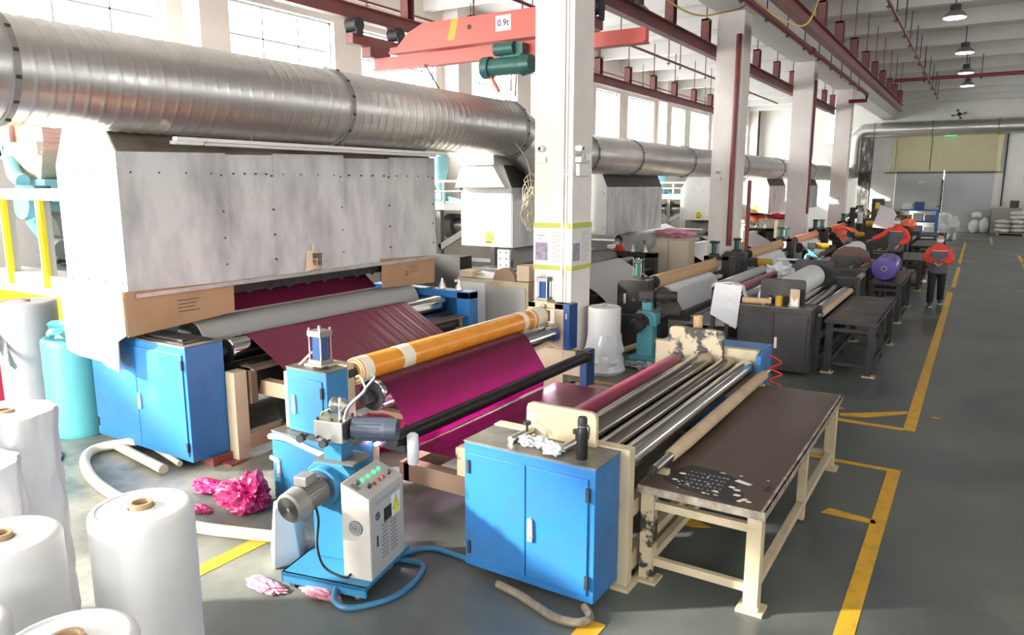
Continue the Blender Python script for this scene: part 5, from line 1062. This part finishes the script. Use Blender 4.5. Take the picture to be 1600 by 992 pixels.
for i,(dy, lb) in enumerate(((0,'white mezzanine with railing behind the second hood'),(7.6,'white mezzanine with railing behind the third hood'),(15.0,'white mezzanine with railing beside the fourth hood'),(22.5,'farthest white mezzanine with railing on the window side'))):
    y0 = 13.6+dy; t = T('mezzanine', lb, 'platform', (-10.6,y0,0), 'mezzanines on the window side')
    b = B(); b.box(-12.6,-9.0,y0,y0+2.4,2.32,2.5); ob('deck_beam', b, M['white'], t)
    rails(t,-12.5,-9.0,y0,2.5,3.0,'white',6)
    b = B()
    for x in (-12.4,-10.6,-9.1): b.box(x-0.06,x+0.06,y0+0.05,y0+0.17,0,2.32)
    ob('post', b, M['motorgrey'], t)
    b = B(); b.bar((-10.6,y0+0.1,1.45),(-9.0,y0+0.1,2.3),0.1,0.14); ob('brace', b, M['boxwhite'], t)
    e = T('extruder', ('extruder barrel under the mezzanine behind the second hood','extruder barrel under the mezzanine behind the third hood','extruder barrel under the mezzanine beside the fourth hood','farthest extruder barrel on the window side')[i], 'extruder', (-10.6,y0+1,0), 'extruders on the window side')
    b = B(); b.cyl((-12.4,y0+1.0,1.9),(-9.6,y0+1.0,1.9),0.2); ob('barrel', b, M['alu'], e)
    b = B(); b.cyl((-11.0,y0+1.0,1.9),(-10.75,y0+1.0,1.9),0.3); b.cyl((-10.2,y0+1.0,1.9),(-10.1,y0+1.0,1.9),0.27); b.box(-12.5,-9.4,y0+0.7,y0+1.4,0,1.1); ob('gear_housing', b, M['motorgrey'], e)
    h_ = T('vacuum_loader', ('blue vacuum loader on the mezzanine behind the second hood','blue vacuum loader on the mezzanine behind the third hood','blue vacuum loader on the mezzanine beside the fourth hood','farthest blue vacuum loader on the window side')[i], 'loader', (-11,y0+1,2.5), 'vacuum loaders')
    b = B(); b.lathe((-11.2,y0+0.9,2.5),[(0.05,0.2),(0.10,0.35),(0.22,0.75),(0.24,1.05),(0.2,1.1)],24); ob('loader_cone', b, M['aqua'], h_)
    b = B(); b.box(-11.35,-11.05,y0+0.75,y0+1.05,2.5,2.7); b.bar((-11.2,y0+0.9,2.62),(-10.3,y0+0.9,2.45),0.08,0.08); ob('loader_stand', b, M['teal'], h_)
t = T('control_cabinet', 'cream control cabinet with an open grey door left of the nearest column', 'cabinet', (-6.6,10.2,0))
b = B(); b.box(-7.35,-5.95,9.95,10.6,0.02,1.36); ob('cabinet_body', b, M['cream'], t, 0.01)
b = B(); b.box(-7.3,-6.78,9.93,9.95,0.15,1.3); ob('door', b, M['hoodwhite'], t); b = B(); b.box(-6.74,-6.0,9.93,9.95,0.1,1.26); ob('door', b, M['boxwhite'], t)
b = B(); b.cyl((-6.42,9.96,1.36),(-6.42,10.06,1.36),0.21,n=32); tag(ob('wooden_disc', b, M['core']), 'brown half disc on the cream control cabinet', 'disc')
b = B(); b.hull([(-7.3,10.0,1.37),(-6.7,10.0,1.37),(-6.6,10.4,1.40),(-7.2,10.4,1.42),(-7.0,10.2,1.47)]); tag(ob('folded_sheet', b, M['film_white']), 'folded white sheet on the cream control cabinet', 'sheet')
b = B(); b.box(-7.32,-7.05,9.98,10.2,1.375,1.48); b.bar((-7.2,10.1,1.5),(-6.85,10.1,1.40),0.03,0.02); tag(ob('cardboard_tray', b, M['cardlight']), 'small cream carton on the left of the cream control cabinet', 'carton')
b = B(); b.box(-6.2,-5.97,10.0,10.3,1.372,1.62); tag(ob('wooden_box', b, M['cardlight']), 'cream carton between the control cabinet and the nearest column', 'carton')
t = T('calender_stand', 'grey steel stand with a drilled plate under the second hood', 'machine', (-8.3,11,0))
b = B(); b.box(-9.4,-8.5,11.6,12.0,0.2,1.5); b.box(-8.9,-8.7,9.9,10.1,0,1.9); b.box(-8.3,-8.15,9.6,9.75,0,1.9); ob('stand_frame', b, M['dark'], t)
b = B(); b.box(-7.55,-7.30,11.5,11.56,1.2,1.7); pl = ob('drilled_plate', b, M['hoodwhite'], t)
b = B()
for x in (-7.49,-7.36):
    for z in (1.3,1.42,1.54,1.65): b.cyl((x,11.49,z),(x,11.5,z),0.016,n=10)
ob('plate_hole', b, M['blackm'], pl)
b = B(); b.bar((-8.3,11.3,1.1),(-5.9,11.3,1.5),0.3,0.05); ob('film_tray', b, M['boxwhite'], t)
# cream cabinets on the window side of lines 3..5
for i,(x,y,lb) in enumerate(((-5.80,17.6,'cream control cabinet left of the second column with pink film on top'),(-5.95,23.0,'cream control cabinet right of the second column'),(-5.9,28.9,'cream control cabinet beyond the third column'))):
    t = T('control_cabinet', lb, 'cabinet', (x,y,0), 'cream control cabinets'); b = B(); b.box(x-1.1,x+0.0,y-0.35,y+0.02,0,1.62); ob('cabinet_body', b, M['cream'], t, 0.01)
    b = B(); b.box(x-1.05,x-0.56,y-0.37,y-0.35,0.2,1.55); ob('door', b, M['hopper'], t); b = B(); b.box(x-0.52,x-0.04,y-0.37,y-0.35,0.2,1.55); ob('door', b, M['hopper'], t)
    b = B(); b.blob((x-0.45,y-0.15,1.72),(0.45,0.22,0.10),i,0.5,3,2.5); tag(ob('film_heap', b, M[('pinkpale','bag','redfilm')[i]]), ('pink film heap on the cream cabinet left of the second column','pale film heap on the cream cabinet right of the second column','red film heap on the cream cabinet beyond the third column')[i], 'film')
b = B(); b.blob((-7.4,17.6,1.35),(0.5,0.3,0.35),8,0.4,3,2); tag(ob('white_sheet_heap', b, M['bag']), 'white sheet heap left of the cream cabinet by the second column', 'sheet')
wound('dark wound roll with a pink end behind the first worker', -6.85,1.52,0.20,16.9,18.4,'rubber_grey',0.05,'film_roll','roll')
# far clutter
random.seed(31)
b = B(); b.blob((-1.5,45.2,0.62),(0.5,0.5,0.66),3,0.5,4,1.6); tag(ob('film_bale', b, M['bag']), 'tall heap of white plastic by the far door', 'bale')
t = T('storage_rack', 'blue framed rack loaded with boxes in front of the far door', 'rack', (-2.5,41,0))
b = B()
for x in (-3.3,-1.7):
    for y in (40.6,41.6): b.box(x-0.05,x+0.05,y-0.05,y+0.05,0,1.7)
for z in (0.5,1.1,1.65): b.box(-3.3,-1.7,40.6,41.6,z,z+0.06)
ob('rack_frame', b, M['blue'], t)
n = 0
for z, lv_ in ((0.56,'lower'),(1.16,'middle'),(1.71,'top')):
    for k in range(3):
        b = B(); b.box(-3.2+k*0.5,-2.78+k*0.5,40.7,41.3,z,z+0.28+0.08*(k%2)); tag(ob('storage_box', b, M[('boxwhite','slate','bag','navy')[(n)%4]], bev=0.02), '%s box on the %s shelf of the blue rack' % (('left','middle','right')[k], lv_), 'box', 'boxes on the blue rack'); n += 1
b = B(); b.blob((-2.35,33.5,1.30),(0.30,0.35,0.26),1,0.05,3); tag(ob('orange_roll', b, M['orange']), 'rounded orange film roll behind the second worker', 'roll')
b = B(); b.sheet([(-4.4,1.35),(-4.0,1.2),(-3.6,1.0)],30,31.0,6,0.01,lambda u,v:0.04*math.sin(u*6+v*5)); tag(ob('orange_sheet', b, M['orange']), 'orange film sheet stretched over the farthest embossing stand', 'film')
b = B(); b.hull([(-3.6,33,1.2),(-2.6,33,1.1),(-2.9,33.3,1.9),(-3.4,33.3,2.1),(-3.3,34.2,1.3),(-2.6,34.2,1.2)]); tag(ob('clear_sheet', b, M['film_gloss']), 'pale translucent sheet standing behind the second worker', 'film')
for i in range(6):
    x = (-4.5,-3.9,-3.3,-4.7,-5.2,-3.0)[i]; y = (34,36,37.5,38,41,36.2)[i]; t = T('far_machine', ('far machine with a white cap left of the rack','far machine with mustard motor left of the rack','small far machine before the rack','dark far machine with a tall post','dark far machine nearest the stained pier','low far machine at the aisle side')[i], 'machine', (x,y,0), 'machines at the far end')
    b = B(); b.box(x-0.4,x+0.4,y-0.3,y+0.4,0,1.3+0.15*(i%3)); b.box(x-0.1,x+0.1,y-0.1,y+0.1,1.2,1.95-0.1*(i%3)); ob('machine_body', b, M[('dark','darkg','motorgrey','dark','dark','darkg')[i]], t, 0.02)
    b = B(); b.cyl((x-0.25,y-0.35,1.2),(x+0.2,y-0.35,1.2),0.14); b.tube([(x-0.5,y,1.3),(x,y,1.75),(x+0.5,y,1.5)],0.05,n=8); ob('machine_motor', b, M[('teal','mustard','blue','motorgrey','blackm','mustard')[i]], t)
    b = B(); b.cyl((x+0.3,y,1.3),(x+0.3,y,1.75),0.11); ob('cap', b, M[('bag','alu','zinc','darkg','alu','bag')[i]], t)
# clutter on the dark winders
random.seed(41)
b = B(); b.box(-3.2,-2.75,18.0,18.35,1.06,1.14); tag(ob('red_tray', b, mat('tray_red',(0.6,0.03,0.03),0.5)), 'red plastic tray on the third winding machine', 'tray')
b = B(); b.prism([(-3.0,1.06),(-2.05,1.06),(-2.15,1.32),(-2.35,1.42),(-2.7,1.42),(-2.9,1.30)],'y',19.35,19.42); tag(ob('brown_guard', b, mat('rusty_guard',(0.16,0.09,0.06),0.6)), 'rusty brown rounded guard in front of the third white roll', 'guard')
b = B(); b.cyl((-3.75,17.2,1.25),(-3.3,17.2,1.25),0.02); b.blob((-3.6,16.9,1.0),(0.28,0.22,0.16),2,0.6,3,2.5); tag(ob('film_heap', b, M['silver']), 'silvery film tangle between the second and third lines', 'film')
b = B(); b.box(-2.35,-1.45,22.1-0.4,22.1+0.4,0.0,0.33); tag(ob('step_platform', b, M['dark']), 'low dark step the leaning worker stands on', 'step')
# ================================================================ PEOPLE
def skin(name, V, E, R, sub=1):
    me = bpy.data.meshes.new(name); me.from_pydata([Vector(v) for v in V], E, []); o = bpy.data.objects.new(name, me); COL.objects.link(o)
    m = o.modifiers.new('skin', 'SKIN'); m.use_smooth_shade = True
    for i, r in enumerate(R):
        d = me.skin_vertices[0].data[i]; d.radius = r if isinstance(r, tuple) else (r, r); d.use_root = (i == 0)
    if sub: s_ = o.modifiers.new('sub', 'SUBSURF'); s_.levels = sub; s_.render_levels = sub
    bpy.context.view_layer.update()
    ev = bpy.data.meshes.new_from_object(o.evaluated_get(bpy.context.evaluated_depsgraph_get())); bpy.data.objects.remove(o); return ev
def remeshed(name, meshes, vox):
    bm = bmesh.new()
    for m_ in meshes: bm.from_mesh(m_)
    me = bpy.data.meshes.new(name); bm.to_mesh(me); bm.free(); o = bpy.data.objects.new(name, me); COL.objects.link(o)
    r = o.modifiers.new('r', 'REMESH'); r.mode = 'VOXEL'; r.voxel_size = vox; r.use_smooth_shade = True
    s_ = o.modifiers.new('s', 'SMOOTH'); s_.iterations = 2; s_.factor = 0.5
    bpy.context.view_layer.update()
    ev = bpy.data.meshes.new_from_object(o.evaluated_get(bpy.context.evaluated_depsgraph_get())); bpy.data.objects.remove(o); return ev
def put(name, me, mats, parent, rule=None):
    me.materials.clear()
    for m_ in mats: me.materials.append(M[m_])
    if rule:
        for p in me.polygons: p.material_index = rule(p.center)
    else:
        for p in me.polygons: p.material_index = 0
    me.shade_smooth(); o = bpy.data.objects.new(name, me); COL.objects.link(o); o.parent = parent; return o
def person(label, loc, rz, P, headturn=0.0):
    # P: joint positions for arms and legs; faces -Y
    t = tag(bpy.data.objects.new('person', None), label, 'person'); COL.objects.link(t); t.location = loc; t.rotation_euler = (0, 0, rz)
    def loft(b, rings, n=24):
        R = []
        for (x, y, z, rx, ry) in rings: R.append([b.bm.verts.new((x+rx*math.cos(2*PI*k/n), y+ry*math.sin(2*PI*k/n), z)) for k in range(n)])
        for p, q in zip(R, R[1:]):
            for k in range(n): b.bm.faces.new((p[k], p[(k+1)%n], q[(k+1)%n], q[k]))
        b.bm.faces.new(R[0][::-1]); b.bm.faces.new(R[-1]); return b
    def limb(b, pts, rad):
        ks = len(rad)-1
        def rf(u): v = u*ks; i = min(int(v), ks-1); return rad[i]+(rad[i+1]-rad[i])*(v-i)
        b.tube(pts, rf, n=16, sub=8); return b
    def mm(b):
        bmesh.ops.recalc_face_normals(b.bm, faces=b.bm.faces); m_ = bpy.data.meshes.new('m'); b.bm.to_mesh(m_); b.bm.free(); return m_
    SL, SR = (.158,0,1.385), (-.158,0,1.385)
    parts = [mm(loft(B(), [(0,0,.80,.11,.09),(0,0,.90,.155,.11),(0,0,1.05,.13,.095),(0,0,1.22,.15,.105),(0,0,1.36,.165,.095),(0,0,1.43,.12,.075),(0,0,1.47,.055,.055),(0,-.01,1.56,.052,.056)]))]
    for s_, e_, w_ in ((SL,P['le'],P['lw']),(SR,P['re'],P['rw'])): parts.append(mm(limb(B(), [s_,e_,w_], [.058,.05,.042,.036,.027])))
    for h_, k_, a_ in (((.095,0,.88),P['lk'],P['la']),((-.095,0,.88),P['rk'],P['ra'])): parts.append(mm(limb(B(), [h_,k_,a_], [.088,.075,.055,.05,.036])))
    hb = B(); hc = Vector((0,-.02,1.635)); r_ = bmesh.ops.create_uvsphere(hb.bm, u_segments=24, v_segments=16, radius=1)
    for v in r_['verts']:
        p = v.co.copy(); wx = .076*(1-.12*max(0,-p.z)); v.co = hc + Vector((p.x*wx, p.y*.095 - .012*max(0,-p.z), p.z*.118))
    hb.cyl(hc+Vector((0,-.088,.01)), hc+Vector((0,-.112,-.025)), .009, .016, 10); hb.blob(hc+Vector((0,-.105,-.028)),(.014,.014,.012),amp=0)
    for s in (-1,1): hb.blob(hc+Vector((s*.078,.01,-.005)),(.012,.02,.032),amp=0); hb.blob(hc+Vector((s*.03,-.086,.03)),(.022,.012,.008),amp=0)
    hb.blob(hc+Vector((0,-.09,-.06)),(.026,.014,.012),amp=0)
    hm = bpy.data.meshes.new('h'); hb.bm.to_mesh(hm); hb.bm.free(); parts.append(hm)
    for w_, e_, sd_ in ((P['lw'],P['le'],1),(P['rw'],P['re'],-1)):
        w_ = Vector(w_); d = (w_-Vector(e_)).normalized(); side = d.cross(Vector((0,0,1))); side = side.normalized() if side.length > .1 else Vector((1,0,0)); nrm = side.cross(d)
        V = [w_, w_+d*.05, w_+d*.09]; Ee = [(0,1),(1,2)]; Rr = [(.028,.018),(.038,.015),(.036,.013)]
        parts.append(skin('p', V, Ee, Rr, 1))
        for k, (ln, off) in enumerate(((.065,-.028),(.078,-.009),(.074,.010),(.058,.028))):
            b0 = w_+d*.085+side*off; b1 = b0+d*ln*.5-nrm*.010; b2 = b1+d*ln*.42-nrm*.028
            parts.append(skin('f', [b0,b1,b2], [(0,1),(1,2)], [.0095,.009,.008], 1))
        b0 = w_+d*.03-side*.025*sd_; b1 = b0+d*.035-side*.025*sd_; b2 = b1+d*.03-nrm*.01
        parts.append(skin('t', [b0,b1,b2], [(0,1),(1,2)], [.012,.010,.009], 1))
    put('body', remeshed('body', parts, .0075), ['skin'], t)
    # jacket
    jp = [mm(loft(B(), [(0,0,.80,.195,.150),(0,0,.86,.205,.158),(0,0,1.0,.195,.15),(0,0,1.15,.20,.152),(0,0,1.30,.215,.150),(0,0,1.40,.205,.125),(0,0,1.455,.13,.095),(0,-.005,1.50,.072,.078),(0,-.005,1.52,.066,.072)]))]
    for s_, e_, w_ in ((SL,P['le'],P['lw']),(SR,P['re'],P['rw'])): jp.append(mm(limb(B(), [s_,e_,w_], [.078,.080,.070,.062,.050])))
    lw, rw = Vector(P['lw']), Vector(P['rw']); le, re_ = Vector(P['le']), Vector(P['re'])
    def jr(c):
        for s_, e_, w_ in ((Vector((.175,0,1.41)),le,lw),(Vector((-.175,0,1.41)),re_,rw)):
            d1 = min((c-(s_+(e_-s_)*k/8)).length for k in range(2,9)); d2 = min((c-(e_+(w_-e_)*k/8)).length for k in range(9))
            if min(d1,d2) < .085 and (abs(c.x) > .16 or d2 < .075 or c.z > 1.42 or (c-e_).length < .3):
                if (c-e_).length < .06 or (c-w_).length < .06: return 1
                return 0
        return 0 if c.z > 1.345 else 1
    j = remeshed('jacket', jp, .012); jk = put('jacket', j, ['jred','jgrey'], t, jr)
    b = B(); b.tube([(-.16,-.105,1.345),(-.08,-.135,1.345),(0,-.143,1.34),(.08,-.135,1.345),(.16,-.105,1.345)],.007,n=6); o = ob('reflective_piping', b, M['white'], jk); o.location = (0,0,0)
    b = B(); b.tube([(.085,-.140,1.31),(.085,-.146,1.24)],.010,n=6,sub=1); o = ob('chest_emblem', b, M['jred'], jk); o.location = (0,0,0)
    b = B(); b.tube([(-.055,-.05,1.47),(-.03,-.085,1.445),(0,-.10,1.43),(.03,-.085,1.445),(.055,-.05,1.47),(.05,.04,1.50),(0,.07,1.51),(-.05,.04,1.50),(-.055,-.05,1.47)],.018,n=8); o = ob('collar', b, M['jred'], jk); o.location = (0,0,0)
    tp = [mm(loft(B(), [(0,0,.78,.12,.10),(0,0,.86,.175,.13),(0,0,.97,.17,.125),(0,0,1.02,.16,.12)]))]
    for h_, k_, a_ in (((.098,0,.86),P['lk'],P['la']),((-.098,0,.86),P['rk'],P['ra'])): tp.append(mm(limb(B(), [h_,k_,a_], [.108,.098,.084,.08,.074])))
    put('trousers', remeshed('trousers', tp, .012), ['trouser'], t)
    for a in ('la','ra'):
        x, y, z = P[a]; b = B(); b.hull([(x-.045,y+.05,z-.09),(x+.045,y+.05,z-.09),(x-.05,y-.13,z-.09),(x+.05,y-.13,z-.09),(x-.03,y-.19,z-.09),(x+.03,y-.19,z-.09),(x-.04,y+.06,z-.0),(x+.04,y+.06,z-.0),(x-.04,y-.06,z+.01),(x+.04,y-.06,z+.01),(x-.035,y-.16,z-.05),(x+.035,y-.16,z-.05)])
        sh = ob('shoe', b, M['shoe'], t, 0.015); sh.location = (0,0,0)
        b = B(); b.prism([(x-.046,y+.055),(x+.046,y+.055),(x+.052,y-.13),(x+.03,y-.195),(x-.03,y-.195),(x-.052,y-.13)],'z',z-.095,z-.075); so = ob('sole', b, M['white'], sh); so.location = (0,0,0)
    # hair + mask + eyes
    b = B(); r_ = bmesh.ops.create_uvsphere(b.bm, u_segments=28, v_segments=18, radius=1)
    for v in r_['verts']:
        p = v.co.copy(); k = 1 + .05*noise.noise(p*4); v.co = hc + Vector((p.x*.086*k, p.y*.103*k+.006, p.z*.128*k+.006))
    bmesh.ops.delete(b.bm, geom=[v for v in b.bm.verts if v.co.z < hc.z + .05 and v.co.y < hc.y - .045 or v.co.z < hc.z + .0 and v.co.y < hc.y + .0 or v.co.z < hc.z-.06], context='VERTS')
    hr = ob('hair', b, M['hair'], t); hr.location = (0,0,0); sm = hr.modifiers.new('s','SOLIDIFY'); sm.thickness = .012
    b = B(); r_ = bmesh.ops.create_uvsphere(b.bm, u_segments=28, v_segments=18, radius=1)
    for v in r_['verts']: p = v.co.copy(); v.co = hc + Vector((p.x*.080, p.y*.108-.016, p.z*.080-.055))
    bmesh.ops.delete(b.bm, geom=[v for v in b.bm.verts if v.co.y > hc.y-.035 or v.co.z > hc.z-.008 or v.co.z < hc.z-.105], context='VERTS')
    mk = ob('face_mask', b, M['mask'], t); mk.location = (0,0,0); sm = mk.modifiers.new('s','SOLIDIFY'); sm.thickness = .004
    b = B()
    for s in (-1,1): b.blob(hc+Vector((s*.03,-.095,.012)),(.013,.006,.006),amp=0)
    ey = ob('eyes', b, M['ink'], t); ey.location = (0,0,0)
    for o in (hr, mk, ey): pass
    return t
person('person walking in the aisle in red and grey jacket, hands joined in front', (-0.72,20.35,0), math.radians(4),
    dict(le=(.26,.02,1.14), lw=(.085,-.20,1.06), re=(-.26,.02,1.14), rw=(-.085,-.20,1.06), lk=(.11,.05,.50), la=(.12,.20,.14), rk=(-.10,-.10,.50), ra=(-.10,-.10,.095)))
person('person in red and grey jacket reaching for the white roll on the third winder', (-1.80,22.15,0.33), math.radians(-18),
    dict(le=(.27,.02,1.14), lw=(.16,-.20,.99), re=(-.33,-.14,1.22), rw=(-.55,-.22,1.10), lk=(.11,.02,.48), la=(.11,.05,.095), rk=(-.11,-.02,.48), ra=(-.12,.0,.095)))
person('person in red jacket among dark machines just right of the nearest column', (-7.42,16.75,0.0), math.radians(-35),
    dict(le=(.28,-.02,1.14), lw=(.16,-.24,1.02), re=(-.33,-.12,1.22), rw=(-.52,-.34,1.22), lk=(.11,.02,.48), la=(.11,.05,.095), rk=(-.11,-.02,.48), ra=(-.12,.0,.095)))
bpy.data.objects['person.002'].scale = (0.945, 0.945, 0.945)
for o in list(bpy.data.objects):
    if '_b' in o: del o['_b']
